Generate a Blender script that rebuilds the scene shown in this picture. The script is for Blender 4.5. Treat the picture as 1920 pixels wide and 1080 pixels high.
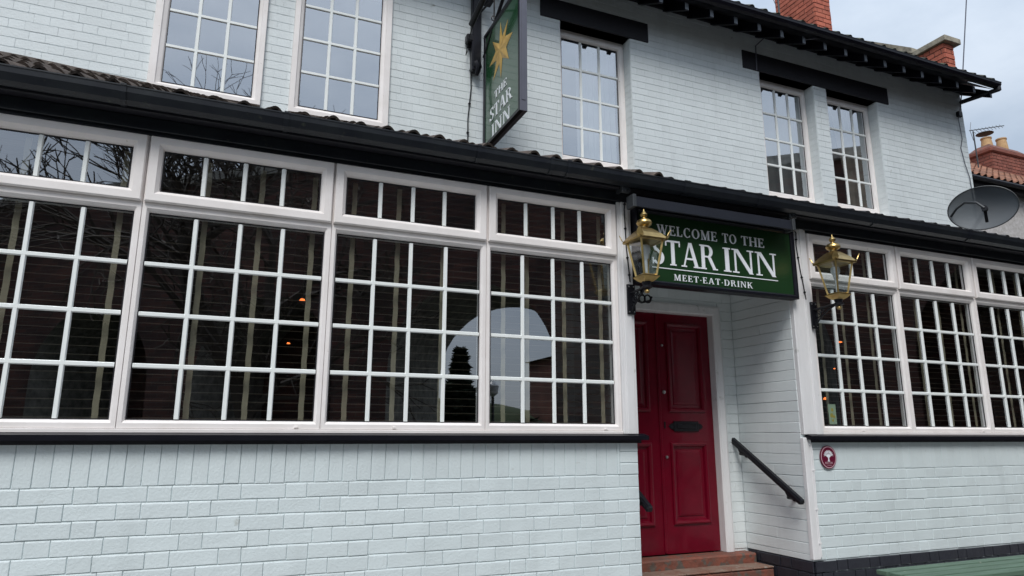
import bpy, math, random
from mathutils import Matrix, Vector
random.seed(7)
R = random.random
def U(a, b): return a + (b - a) * random.random()
PI = math.pi
for o in list(bpy.data.objects): bpy.data.objects.remove(o)
sc = bpy.context.scene
COL = sc.collection

# ------------------------------------------------------------------ camera
YAW, PITCH, ROLL = 0.398157, 0.214794, 0.0004
CAM = Vector((0.0, -4.15, 1.6))
FPX = 1284.2
fw = Vector((math.sin(YAW)*math.cos(PITCH), math.cos(YAW)*math.cos(PITCH), math.sin(PITCH)))
r0 = Vector((math.cos(YAW), -math.sin(YAW), 0)); u0 = r0.cross(fw)
rr = r0*math.cos(ROLL) + u0*math.sin(ROLL); uu = -r0*math.sin(ROLL) + u0*math.cos(ROLL)
cd = bpy.data.cameras.new('camera'); cam = bpy.data.objects.new('camera', cd); COL.objects.link(cam)
cd.sensor_width = 36; cd.lens = FPX/1920*36; cd.clip_start = 0.05; cd.clip_end = 3000
cam.matrix_world = Matrix(((rr.x, uu.x, -fw.x, CAM.x), (rr.y, uu.y, -fw.y, CAM.y), (rr.z, uu.z, -fw.z, CAM.z), (0, 0, 0, 1)))
sc.camera = cam
def inframe(x, y, z, m=20):
    d = Vector((x, y, z)) - CAM; k = d.dot(fw)
    if k <= 0.1: return False
    u = 960 + FPX*d.dot(rr)/k; v = 540 - FPX*d.dot(uu)/k
    return -m < u < 1920+m and -m < v < 1080+m
def pxdist(x, y, z): return (Vector((x, y, z)) - CAM).length

# ------------------------------------------------------------------ sky, sun, exposure
SUN_EL, SUN_AZ = math.radians(51), math.radians(206)   # azimuth clockwise from +Y
w = bpy.data.worlds.new('World'); sc.world = w; w.use_nodes = True
nt = w.node_tree; nt.nodes.clear()
N = nt.nodes.new; Lk = nt.links.new
out = N('ShaderNodeOutputWorld'); bg = N('ShaderNodeBackground'); sky = N('ShaderNodeTexSky')
sky.sky_type = 'NISHITA'; sky.sun_disc = False; sky.sun_elevation = SUN_EL; sky.sun_rotation = SUN_AZ
sky.air_density = 1.0; sky.dust_density = 2.0
tc = N('ShaderNodeTexCoord'); sep = N('ShaderNodeSeparateXYZ'); Lk(tc.outputs['Generated'], sep.inputs[0])
nz = N('ShaderNodeTexNoise'); nz.inputs['Scale'].default_value = 2.6; nz.inputs['Detail'].default_value = 7; nz.inputs['Roughness'].default_value = .55
mp = N('ShaderNodeMapping'); mp.inputs['Scale'].default_value = (1, 1, 2.2); Lk(tc.outputs['Generated'], mp.inputs[0]); Lk(mp.outputs[0], nz.inputs['Vector'])
cr = N('ShaderNodeValToRGB'); cr.color_ramp.elements[0].position = .38; cr.color_ramp.elements[1].position = .62
cr.color_ramp.elements[0].color = (3.2, 3.8, 4.6, 1); cr.color_ramp.elements[1].color = (4.6, 5.15, 5.85, 1)
Lk(nz.outputs[0], cr.inputs[0])
el = N('ShaderNodeMapRange'); el.inputs[1].default_value = 0; el.inputs[2].default_value = 1; el.inputs[3].default_value = .62; el.inputs[4].default_value = 1.7
Lk(sep.outputs[2], el.inputs[0])
ml = N('ShaderNodeVectorMath'); ml.operation = 'SCALE'; Lk(cr.outputs[0], ml.inputs[0]); Lk(el.outputs[0], ml.inputs['Scale'])
mx = N('ShaderNodeMixRGB'); mx.inputs[0].default_value = .88; Lk(sky.outputs[0], mx.inputs[1]); Lk(ml.outputs[0], mx.inputs[2])
Lk(mx.outputs[0], bg.inputs[0]); bg.inputs[1].default_value = 0.1; Lk(bg.outputs[0], out.inputs[0])
sd = bpy.data.lights.new('sun', 'SUN'); sd.energy = 1.5; sd.angle = math.radians(24); sd.color = (1, .98, .95)
so = bpy.data.objects.new('sun', sd); COL.objects.link(so)
sv = Vector((math.sin(SUN_AZ)*math.cos(SUN_EL), math.cos(SUN_AZ)*math.cos(SUN_EL), math.sin(SUN_EL)))
so.rotation_euler = sv.to_track_quat('Z', 'Y').to_euler(); so.location = (-6, -12, 14)
vs = sc.view_settings; vs.view_transform = 'Standard'; vs.look = 'None'; vs.exposure = 0.66; vs.gamma = 1; vs.use_curve_mapping = False
sc.render.engine = 'CYCLES'
sc.cycles.max_bounces = 8; sc.cycles.transparent_max_bounces = 16

# ------------------------------------------------------------------ materials
def mat(name, col, rough=.5, metal=0, bump=0, bscale=20, var=0, vscale=3, col2=None, spec=.5, stretch=None, coat=0, spots=None, island=0):
    m = bpy.data.materials.new(name); m.use_nodes = True
    t = m.node_tree; b = t.nodes['Principled BSDF']
    b.inputs['Roughness'].default_value = rough; b.inputs['Metallic'].default_value = metal
    b.inputs['Base Color'].default_value = (*col, 1); b.inputs['Specular IOR Level'].default_value = spec
    b.inputs['Coat Weight'].default_value = coat
    tcn = t.nodes.new('ShaderNodeTexCoord'); geo = t.nodes.new('ShaderNodeNewGeometry')
    src = geo.outputs['Position']
    if stretch:
        mpn = t.nodes.new('ShaderNodeMapping'); mpn.inputs['Scale'].default_value = stretch
        t.links.new(src, mpn.inputs[0]); src = mpn.outputs[0]
    last = None
    if var or col2:
        n = t.nodes.new('ShaderNodeTexNoise'); n.inputs['Scale'].default_value = vscale; n.inputs['Detail'].default_value = 6
        n.inputs['Roughness'].default_value = .62
        t.links.new(src, n.inputs['Vector'])
        r = t.nodes.new('ShaderNodeValToRGB'); r.color_ramp.elements[0].position = .32; r.color_ramp.elements[1].position = .7
        c2 = col2 if col2 else tuple(c*(1-var) for c in col)
        r.color_ramp.elements[0].color = (*c2, 1); r.color_ramp.elements[1].color = (*col, 1)
        t.links.new(n.outputs[0], r.inputs[0]); last = r.outputs[0]
    if spots:
        sc_, thr, scol = spots
        n = t.nodes.new('ShaderNodeTexNoise'); n.inputs['Scale'].default_value = sc_; n.inputs['Detail'].default_value = 4
        t.links.new(geo.outputs['Position'], n.inputs['Vector'])
        r = t.nodes.new('ShaderNodeValToRGB'); r.color_ramp.elements[0].position = thr; r.color_ramp.elements[1].position = thr+.07
        t.links.new(n.outputs[0], r.inputs[0])
        mm = t.nodes.new('ShaderNodeMixRGB'); mm.inputs[2].default_value = (*scol, 1)
        if last: t.links.new(last, mm.inputs[1])
        else: mm.inputs[1].default_value = (*col, 1)
        t.links.new(r.outputs[0], mm.inputs[0]); last = mm.outputs[0]
    if island:
        gi = t.nodes.new('ShaderNodeNewGeometry'); oi = t.nodes.new('ShaderNodeObjectInfo')
        ad = t.nodes.new('ShaderNodeMath'); ad.operation = 'ADD'; t.links.new(gi.outputs['Random Per Island'], ad.inputs[0]); t.links.new(oi.outputs['Random'], ad.inputs[1])
        fr = t.nodes.new('ShaderNodeMath'); fr.operation = 'FRACT'; t.links.new(ad.outputs[0], fr.inputs[0])
        mr = t.nodes.new('ShaderNodeMapRange'); mr.inputs[3].default_value = 1-island; mr.inputs[4].default_value = 1+island*.4; t.links.new(fr.outputs[0], mr.inputs[0])
        sn = t.nodes.new('ShaderNodeTexNoise'); sn.inputs['Scale'].default_value = 1; sn.inputs['Detail'].default_value = 6
        sm = t.nodes.new('ShaderNodeMapping'); sm.inputs['Scale'].default_value = (7, 7, .7); t.links.new(gi.outputs['Position'], sm.inputs[0]); t.links.new(sm.outputs[0], sn.inputs['Vector'])
        sr = t.nodes.new('ShaderNodeMapRange'); sr.inputs[1].default_value = .52; sr.inputs[2].default_value = .75; sr.inputs[3].default_value = 1; sr.inputs[4].default_value = .93; t.links.new(sn.outputs[0], sr.inputs[0])
        mu = t.nodes.new('ShaderNodeMath'); mu.operation = 'MULTIPLY'; t.links.new(mr.outputs[0], mu.inputs[0]); t.links.new(sr.outputs[0], mu.inputs[1])
        vm = t.nodes.new('ShaderNodeVectorMath'); vm.operation = 'SCALE'; t.links.new(last, vm.inputs[0]); t.links.new(mu.outputs[0], vm.inputs['Scale']); last = vm.outputs[0]
    if last: t.links.new(last, b.inputs['Base Color'])
    if bump:
        n = t.nodes.new('ShaderNodeTexNoise'); n.inputs['Scale'].default_value = bscale; n.inputs['Detail'].default_value = 5
        t.links.new(src, n.inputs['Vector'])
        bp = t.nodes.new('ShaderNodeBump'); bp.inputs['Strength'].default_value = bump; bp.inputs['Distance'].default_value = .01
        t.links.new(n.outputs[0], bp.inputs['Height']); t.links.new(bp.outputs[0], b.inputs['Normal'])
    return m
def glass(name, f0, tint=(.9, .95, .95), wav=.0):
    m = bpy.data.materials.new(name); m.use_nodes = True; t = m.node_tree; t.nodes.clear()
    o = t.nodes.new('ShaderNodeOutputMaterial'); tr = t.nodes.new('ShaderNodeBsdfTransparent'); gl = t.nodes.new('ShaderNodeBsdfGlossy')
    tr.inputs[0].default_value = (*tint, 1); gl.inputs['Roughness'].default_value = .008; gl.inputs['Color'].default_value = (.95, .97, 1, 1)
    lw = t.nodes.new('ShaderNodeLayerWeight'); lw.inputs[0].default_value = .5
    pw = t.nodes.new('ShaderNodeMath'); pw.operation = 'POWER'; pw.inputs[1].default_value = 4
    t.links.new(lw.outputs['Facing'], pw.inputs[0])
    mr = t.nodes.new('ShaderNodeMapRange'); mr.inputs[3].default_value = f0; mr.inputs[4].default_value = 1
    t.links.new(pw.outputs[0], mr.inputs[0])
    mix = t.nodes.new('ShaderNodeMixShader'); t.links.new(mr.outputs[0], mix.inputs[0]); t.links.new(tr.outputs[0], mix.inputs[1]); t.links.new(gl.outputs[0], mix.inputs[2])
    if wav:
        g = t.nodes.new('ShaderNodeNewGeometry'); n = t.nodes.new('ShaderNodeTexNoise'); n.inputs['Scale'].default_value = 2.2; n.inputs['Detail'].default_value = 1
        t.links.new(g.outputs['Position'], n.inputs['Vector'])
        b = t.nodes.new('ShaderNodeBump'); b.inputs['Strength'].default_value = wav; b.inputs['Distance'].default_value = .01
        t.links.new(n.outputs[0], b.inputs['Height']); t.links.new(b.outputs[0], gl.inputs['Normal'])
    t.links.new(mix.outputs[0], o.inputs[0])
    return m
def brickmat(name, c1, c2, mortar, scale=1.0, row=.075, bw=.225, stain=None):
    m = bpy.data.materials.new(name); m.use_nodes = True; t = m.node_tree; b = t.nodes['Principled BSDF']; b.inputs['Roughness'].default_value = .85
    u = t.nodes.new('ShaderNodeTexCoord'); br = t.nodes.new('ShaderNodeTexBrick')
    mp_ = t.nodes.new('ShaderNodeMapping'); mp_.inputs['Rotation'].default_value = (PI/2, 0, 0)
    t.links.new(u.outputs['Object'], mp_.inputs[0]); t.links.new(mp_.outputs[0], br.inputs['Vector'])
    br.inputs['Scale'].default_value = 1; br.inputs['Brick Width'].default_value = bw; br.inputs['Row Height'].default_value = row; br.inputs['Mortar Size'].default_value = .006
    br.inputs['Color1'].default_value = (*c1, 1); br.inputs['Color2'].default_value = (*c2, 1); br.inputs['Mortar'].default_value = (*mortar, 1)
    n = t.nodes.new('ShaderNodeTexNoise'); n.inputs['Scale'].default_value = .8; n.inputs['Detail'].default_value = 6
    t.links.new(u.outputs['Object'], n.inputs['Vector'])
    mm = t.nodes.new('ShaderNodeMixRGB'); mm.blend_type = 'MULTIPLY'; mm.inputs[0].default_value = .8
    r = t.nodes.new('ShaderNodeValToRGB'); r.color_ramp.elements[0].position = .35; r.color_ramp.elements[1].position = .65; r.color_ramp.elements[0].color = (.35, .33, .33, 1)
    t.links.new(n.outputs[0], r.inputs[0]); t.links.new(br.outputs[0], mm.inputs[1]); t.links.new(r.outputs[0], mm.inputs[2]); t.links.new(mm.outputs[0], b.inputs['Base Color'])
    bp = t.nodes.new('ShaderNodeBump'); bp.inputs['Strength'].default_value = .6; bp.inputs['Distance'].default_value = .01; bp.invert = True
    t.links.new(br.outputs['Fac'], bp.inputs['Height']); t.links.new(bp.outputs[0], b.inputs['Normal'])
    return m
def emis(name, col, s):
    m = bpy.data.materials.new(name); m.use_nodes = True; b = m.node_tree.nodes['Principled BSDF']
    b.inputs['Base Color'].default_value = (*col, 1); b.inputs['Emission Color'].default_value = (*col, 1); b.inputs['Emission Strength'].default_value = s
    return m
M = {}
M['paint'] = mat('painted_brick', (.71, .785, .795), .5, bump=.28, bscale=70, var=.08, vscale=2.3, spots=(11, .70, (.52, .56, .54)), island=.045)
M['paint_up'] = mat('painted_brick_upper', (.75, .805, .815), .6, bump=.3, bscale=60, var=.07, vscale=1.7, spots=(9, .71, (.48, .50, .49)), island=.04)
M['porch'] = mat('painted_brick_porch', (.77, .82, .82), .5, bump=.2, bscale=60, var=.08, vscale=2, island=.04)
M['upvc'] = mat('white_plastic', (.93, .885, .865), .35, bump=.05, bscale=40, var=.10, vscale=5, col2=(.84, .79, .76), spots=(26, .71, (.55, .50, .44)))
M['bar'] = mat('white_glazing_bar', (.88, .91, .89), .35)
M['wood'] = mat('white_painted_wood', (.82, .81, .81), .45, bump=.25, bscale=18, var=.1, vscale=6, stretch=(3, 3, .5), spots=(9, .66, (.55, .55, .53)))
M['black'] = mat('black_gloss_paint', (.008, .008, .014), .38, spec=.3, bump=.12, bscale=25, var=.4, vscale=8)
M['gutter'] = mat('black_plastic_gutter', (.010, .012, .018), .36, bump=.08, bscale=12, col2=(.020, .024, .028), vscale=7, spec=.35, spots=(14, .68, (.05, .055, .045)))
M['matblack'] = mat('black_matt_paint', (.012, .012, .018), .6, bump=.3, bscale=30, var=.3, vscale=6)
M['raftend'] = mat('grey_rafter_end', (.22, .25, .29), .5, var=.3, vscale=12)
M['iron'] = mat('black_cast_iron', (.009, .009, .012), .38, bump=.2, bscale=60, spec=.3)
M['gasket'] = mat('black_rubber', (.008, .008, .012), .5)
M['glass'] = glass('window_glass', .33, wav=.02)
M['glassup'] = glass('upstairs_window_glass', .5, wav=.03)
M['lglass'] = glass('lantern_glass', .13)
M['slat'] = mat('dark_brown_slat', (.010, .007, .006), .45, var=.3, vscale=12)
M['slatedge'] = mat('lit_slat_edge', (.11, .085, .06), .5)  # lighter colour paints in the light caught by the slats' front edges
M['tape'] = mat('beige_ladder_tape', (.36, .31, .22), .85, bump=.3, bscale=90, var=.15, vscale=20)
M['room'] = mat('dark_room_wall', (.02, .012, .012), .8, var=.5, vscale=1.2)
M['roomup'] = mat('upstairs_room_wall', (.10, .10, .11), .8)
M['red'] = mat('maroon_gloss_paint', (.155, .0004, .013), .3, bump=.10, bscale=30, var=.25, vscale=9, coat=.15, spec=.35)
M['brass'] = mat('aged_brass', (.60, .43, .17), .34, metal=1, bump=.2, bscale=30, col2=(.36, .25, .10), vscale=12)
M['steel'] = mat('dull_steel', (.55, .55, .55), .35, metal=1)
M['bulb'] = mat('milky_bulb_glass', (.75, .76, .78), .15)
M['troughm'] = mat('dark_blue_grey_metal', (.014, .016, .024), .45, spec=.3, var=.2, vscale=5)
M['green'] = mat('dark_green_sign_panel', (.012, .044, .014), .38, var=.15, vscale=3, spec=.35)
M['greenh'] = mat('dark_green_hanging_panel', (.022, .085, .035), .15, var=.2, vscale=3, coat=.4)
M['white'] = mat('white_lettering', (.86, .88, .92), .4)
M['gold'] = mat('gold_star_paint', (.62, .40, .11), .4, col2=(.45, .27, .06), vscale=16, bump=.1)
M['goldd'] = mat('gold_star_crease', (.38, .22, .05), .45)
M['frame_g'] = mat('grey_metal_sign_frame', (.135, .135, .165), .35, metal=.3, var=.15, vscale=5)
M['tile'] = mat('weathered_roof_tile', (.115, .085, .07), .9, island=.3, bump=.8, bscale=40, col2=(.045, .036, .030), vscale=9, spots=(34, .66, (.30, .28, .22)))
M['tileup'] = mat('mossy_roof_tile', (.07, .06, .05), .95, bump=.8, bscale=40, col2=(.04, .045, .025), vscale=9, spots=(20, .60, (.10, .13, .06)))
M['tiledark'] = mat('dark_slate_grey_tile', (.05, .047, .05), .8, bump=.6, bscale=40, col2=(.03, .03, .03), vscale=9)
M['redtile'] = mat('orange_clay_tile', (.38, .17, .10), .9, bump=.5, bscale=20, col2=(.16, .085, .06), vscale=7, island=.3)
M['brick'] = mat('orange_red_brick', (.56, .165, .10), .85, bump=.5, bscale=50, col2=(.42, .11, .07), vscale=6, island=.18)
M['oldbrick'] = mat('weathered_red_brick', (.33, .11, .075), .9, bump=.5, bscale=50, col2=(.22, .08, .06), vscale=6, island=.2)
M['mortar'] = mat('dark_mortar', (.13, .09, .08), .95, bump=.3, bscale=60)
M['stone'] = mat('weathered_coping_stone', (.46, .42, .33), .9, bump=.6, bscale=30, col2=(.22, .20, .16), vscale=10)
M['ypot'] = mat('buff_clay_pot', (.62, .40, .20), .8, bump=.3, bscale=30, col2=(.45, .27, .13), vscale=8)
M['plinth'] = mat('black_painted_brick', (.018, .019, .028), .45, bump=.3, bscale=50, col2=(.03, .032, .042), vscale=8)
M['terra'] = mat('worn_terracotta', (.26, .075, .045), .75, bump=.9, bscale=30, col2=(.12, .065, .05), vscale=9, spots=(16, .56, (.11, .09, .075)))
M['tread'] = mat('worn_step_tread', (.24, .19, .15), .85, bump=.8, bscale=30, col2=(.20, .09, .06), vscale=7, spots=(18, .62, (.30, .26, .22)))
M['plaque'] = mat('maroon_plaque', (.13, .006, .03), .35)
M['pink'] = mat('pale_pink_print', (.62, .42, .46), .5)
M['bench'] = mat('green_painted_timber', (.115, .19, .135), .6, bump=.5, bscale=25, col2=(.075, .125, .085), vscale=8, stretch=(.4, 3, 3), spots=(25, .70, (.30, .33, .27)))
M['dish'] = glass('mesh_dish', .0)
def dishmat():
    m = bpy.data.materials.new('perforated_grey_metal'); m.use_nodes = True; t = m.node_tree; b = t.nodes['Principled BSDF']
    b.inputs['Base Color'].default_value = (.10, .115, .13, 1); b.inputs['Roughness'].default_value = .6; b.inputs['Alpha'].default_value = .93
    return m
M['dish'] = dishmat()
M['darkmetal'] = mat('dark_grey_metal', (.04, .045, .05), .5)
M['render'] = mat('white_pebbledash', (.62, .60, .60), .95, bump=1, bscale=60, col2=(.42, .40, .38), vscale=14)
M['net'] = mat('pale_net_curtain', (.62, .63, .64), .9, var=.15, vscale=3)
M['grey_net'] = mat('grey_net_curtain', (.30, .31, .31), .9, var=.15, vscale=3)
M['drape'] = mat('cream_drape', (.52, .46, .40), .85, var=.2, vscale=4)
M['leaf'] = mat('pale_green_print', (.50, .62, .45), .5); M['yellow'] = mat('yellow_print', (.65, .50, .08), .5)
M['ground'] = mat('asphalt', (.10, .10, .10), .9, bump=.5, bscale=60, col2=(.07, .07, .07), vscale=1.5)
M['slab'] = mat('concrete_paving', (.36, .35, .335), .9, bump=.4, bscale=40, col2=(.27, .265, .255), vscale=3)
M['bark'] = mat('grey_brown_bark', (.06, .048, .038), .95)
M['grass'] = mat('rough_verge', (.05, .075, .03), 1, bump=.5, bscale=8, col2=(.035, .05, .02), vscale=1)
M['vbrick'] = brickmat('sooty_red_brick', (.12, .045, .032), (.055, .025, .02), (.10, .09, .08), row=.11, bw=.32)
M['vstone'] = mat('rough_grey_stone', (.36, .34, .30), .95, bump=1, bscale=6, col2=(.14, .13, .12), vscale=5)
M['housebrick'] = brickmat('house_brick', (.22, .07, .045), (.17, .055, .04), (.2, .18, .16), row=.09, bw=.28)
M['lampglow'] = emis('warm_lamp', (1, .22, .05), 1.6)

# ------------------------------------------------------------------ helpers
class MB:
    def __init__(s): s.v = []; s.f = []
    def add(s, vs, fs):
        n = len(s.v); s.v += [tuple(p) for p in vs]; s.f += [tuple(i+n for i in f) for f in fs]; return s
    def box(s, x0, x1, y0, y1, z0, z1, c=0):
        if c <= 0:
            return s.add([(x0,y0,z0),(x1,y0,z0),(x1,y1,z0),(x0,y1,z0),(x0,y0,z1),(x1,y0,z1),(x1,y1,z1),(x0,y1,z1)],
                         [(0,3,2,1),(4,5,6,7),(0,1,5,4),(1,2,6,5),(2,3,7,6),(3,0,4,7)])
        V = {}; vs = []
        X = (x0, x1); Y = (y0, y1); Z = (z0, z1)
        for i in (0,1):
            for j in (0,1):
                for k in (0,1):
                    sx = c if i == 0 else -c; sy = c if j == 0 else -c; sz = c if k == 0 else -c
                    for a in range(3):
                        V[i,j,k,a] = len(vs)
                        vs.append((X[i] + (0 if a == 0 else sx), Y[j] + (0 if a == 1 else sy), Z[k] + (0 if a == 2 else sz)))
        fs = []
        for i in (0,1):
            q = [V[i,0,0,0],V[i,1,0,0],V[i,1,1,0],V[i,0,1,0]]; fs.append(q if i else q[::-1])
            q = [V[0,i,0,1],V[1,i,0,1],V[1,i,1,1],V[0,i,1,1]]; fs.append(q[::-1] if i else q)
            q = [V[0,0,i,2],V[1,0,i,2],V[1,1,i,2],V[0,1,i,2]]; fs.append(q if i else q[::-1])
        for i in (0,1):
            for j in (0,1):
                fs.append([V[i,j,0,0],V[i,j,1,0],V[i,j,1,1],V[i,j,0,1]])
                fs.append([V[i,0,j,0],V[i,1,j,0],V[i,1,j,2],V[i,0,j,2]])
                fs.append([V[0,i,j,1],V[1,i,j,1],V[1,i,j,2],V[0,i,j,2]])
                for k in (0,1): fs.append([V[i,j,k,0],V[i,j,k,1],V[i,j,k,2]])
        return s.add(vs, fs)
    def ring(s, x0, x1, z0, z1, prof, y=0):      # mitred picture-frame: prof = (inset, y)
        vs = []; fs = []
        for a, b in prof: vs += [(x0+a,y+b,z0+a),(x1-a,y+b,z0+a),(x1-a,y+b,z1-a),(x0+a,y+b,z1-a)]
        for k in range(len(prof)-1):
            for i in range(4):
                j = (i+1) % 4; fs.append((4*k+i, 4*k+j, 4*k+4+j, 4*k+4+i))
        return s.add(vs, fs)
    def tube(s, pts, r, n=8, cap=True):
        pts = [Vector(p) for p in pts]; rs = r if isinstance(r, (list, tuple)) else [r]*len(pts)
        vs = []; up = None
        for i, p in enumerate(pts):
            d = (pts[min(i+1, len(pts)-1)] - pts[max(i-1, 0)]).normalized()
            if up is None: up = Vector((0,0,1)) if abs(d.z) < .9 else Vector((1,0,0))
            a = d.cross(up)
            if a.length < 1e-4: a = d.cross(Vector((0, 1, .1)))
            a.normalize(); b = a.cross(d); up = b
            for k in range(n):
                t = 2*PI*k/n; vs.append(p + (a*math.cos(t) + b*math.sin(t))*rs[i])
        fs = [(i*n+k, i*n+(k+1)%n, (i+1)*n+(k+1)%n, (i+1)*n+k) for i in range(len(pts)-1) for k in range(n)]
        if cap: fs += [tuple(range(n))[::-1], tuple((len(pts)-1)*n+k for k in range(n))]
        return s.add(vs, fs)
    def lathe(s, prof, cx, cy, n=20, sq=False):   # prof = (radius, z)
        vs = []; fs = []
        for r, z in prof:
            for k in range(n):
                t = 2*PI*k/n + (PI/4 if sq else 0)
                vs.append((cx+r*math.cos(t), cy+r*math.sin(t), z))
        for i in range(len(prof)-1):
            for k in range(n): fs.append((i*n+k, i*n+(k+1)%n, (i+1)*n+(k+1)%n, (i+1)*n+k))
        fs += [tuple(range(n))[::-1], tuple((len(prof)-1)*n+k for k in range(n))]
        return s.add(vs, fs)
    def prism(s, poly, f0, f1):                  # poly of 2D points, f0/f1 map (a,b)->3D for the two faces
        n = len(poly); vs = [f0(*p) for p in poly] + [f1(*p) for p in poly]
        fs = [tuple(range(n)), tuple(range(n, 2*n))[::-1]] + [(i, (i+1)%n, n+(i+1)%n, n+i) for i in range(n)]
        return s.add(vs, fs)
    def mesh(s, name, m, smooth=False):
        me = bpy.data.meshes.new(name); me.from_pydata(s.v, [], s.f)
        for mm in (m if isinstance(m, list) else [m]): me.materials.append(mm)
        if smooth:
            me.polygons.foreach_set('use_smooth', [True]*len(me.polygons))
            try: me.set_sharp_from_angle(angle=math.radians(38))
            except Exception: pass
        me.update(); return me
    def build(s, name, m, parent=None, smooth=False, fix=False):
        me = s.mesh(name, m, smooth)
        if fix:
            import bmesh
            b = bmesh.new(); b.from_mesh(me); bmesh.ops.recalc_face_normals(b, faces=b.faces); b.to_mesh(me); b.free()
        return link(name, me, parent)
def link(name, me, parent=None, loc=None):
    o = bpy.data.objects.new(name, me); COL.objects.link(o)
    if parent is not None: o.parent = parent
    if loc is not None: o.location = loc
    return o
def tag(o, label=None, cat=None, group=None, kind=None):
    if label: o['label'] = label
    if cat: o['category'] = cat
    if group: o['group'] = group
    if kind: o['kind'] = kind
    return o
def thing(name, label, cat, group=None):
    o = bpy.data.objects.new(name, None); COL.objects.link(o); o.empty_display_size = .2
    return tag(o, label, cat, group)
def sub(name, parent, label=None):
    o = bpy.data.objects.new(name, None); COL.objects.link(o); o.parent = parent
    if label: o['label'] = label
    return o

# ---- brick laying -------------------------------------------------------
def brick_geo(w, h, d, ch, j=0, up=True, sd=.4):
    """front-chamfered brick, local coords (s, z, out), centred; thick paint rounds the long edges most"""
    vs = []; a, b = w/2, h/2; ft, fb = (1, .3) if up else (.45, 1)
    rings = ((0, -.001), (0, max(.0004, d-ch*.8)), (ch*.35, d-ch*.25), (ch, d))
    jj = [(U(-j, j)*.5, U(-j, j)*.6) for _ in range(4)]; t = [U(-j, j)*.6 for _ in range(4)]
    for ins, o in rings:
        for k, (sx, sz) in enumerate(((-1,-1),(1,-1),(1,1),(-1,1))):
            vs.append((sx*(a-ins*sd)+jj[k][0], sz*(b-ins*(ft if sz > 0 else fb))+jj[k][1], o + (t[k] if o > 0 else 0)))
    fs = []
    for k in range(3):
        for i in range(4):
            q = (i+1)%4; fs.append((4*k+i, 4*k+q, 4*k+4+q, 4*k+4+i))
    fs.append((12, 13, 14, 15))
    return vs, fs
def course_cells(s0, s1, z0, z1, ch_h=.082, st=.228, hd=.1115, seed=0, soldier=None, flemish=True):
    rnd = random.Random(seed); cells = []
    z = z1; r = 0
    while z > z0 + .01:
        zb = max(z0, z - ch_h)
        off = 0 if r % 2 == 0 else -(st+hd)/2 if flemish else -st/2
        s = s0 + off - rnd.uniform(0, .02); k = 0
        while s < s1:
            wd = (st if k % 2 == 0 else hd) if flemish else st
            wd *= rnd.uniform(.97, 1.03); cells.append((max(s, s0), min(s+wd, s1), zb, z)); s += wd; k += 1
        z = zb; r += 1
    return [c for c in cells if c[1]-c[0] > .02 and c[3]-c[2] > .015]
def cut(cells, holes):
    for h in holes:
        o = []
        for a, b, c, d in cells:
            if b <= h[0] or a >= h[1] or d <= h[2] or c >= h[3]: o.append((a, b, c, d)); continue
            if a < h[0]: o.append((a, h[0], c, d))
            if b > h[1]: o.append((h[1], b, c, d))
            a2, b2 = max(a, h[0]), min(b, h[1])
            if c < h[2]: o.append((a2, b2, c, h[2]))
            if d > h[3]: o.append((a2, b2, h[3], d))
        cells = [q for q in o if q[1]-q[0] > .022 and q[3]-q[2] > .018]
    return cells
def lay(cells, fmap, name, m, parent, gap_h=.009, gap_v=.007, depth=.008, ch=.004, jit=.0012, up=True):
    mb = MB()
    for a, b, c, d in cells:
        w_, h_ = b-a-gap_v, d-c-gap_h
        if w_ < .01 or h_ < .01: continue
        vs, fs = brick_geo(w_, h_, depth*U(.85, 1.12), ch, jit, up)
        sx, sz = (a+b)/2, (c+d)/2 + U(-.001, .001)
        mb.add([fmap(sx+p[0], sz+p[1], p[2]) for p in vs], fs)
    o = mb.build(name, m, parent); o['kind'] = 'stuff'; return o
def shell(s0, s1, z0, z1, holes, fmap, th, name, m, parent):
    """wall slab with openings; fmap(s,z,out) out=0 front, -th back"""
    S = sorted({s0, s1} | {min(max(h[i], s0), s1) for h in holes for i in (0, 1)})
    Z = sorted({z0, z1} | {min(max(h[i], z0), z1) for h in holes for i in (2, 3)})
    def solid(i, k):
        if i < 0 or k < 0 or i >= len(S)-1 or k >= len(Z)-1: return False
        s, z = (S[i]+S[i+1])/2, (Z[k]+Z[k+1])/2
        return not any(h[0] < s < h[1] and h[2] < z < h[3] for h in holes)
    mb = MB()
    for i in range(len(S)-1):
        for k in range(len(Z)-1):
            if not solid(i, k): continue
            a, b, c, d = S[i], S[i+1], Z[k], Z[k+1]
            q = [fmap(a,c,0),fmap(b,c,0),fmap(b,d,0),fmap(a,d,0),fmap(a,c,-th),fmap(b,c,-th),fmap(b,d,-th),fmap(a,d,-th)]
            fs = [(0,1,2,3),(7,6,5,4)]
            if not solid(i-1,k): fs.append((0,3,7,4))
            if not solid(i+1,k): fs.append((1,5,6,2))
            if not solid(i,k-1): fs.append((0,4,5,1))
            if not solid(i,k+1): fs.append((3,2,6,7))
            mb.add(q, fs)
    return mb.build(name, m, parent)
F = lambda y: (lambda s, z, o: (s, y-o, z))          # wall facing the street
FX = lambda x: (lambda s, z, o: (x-o, s, z))         # wall facing -x (runs along y)

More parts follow.
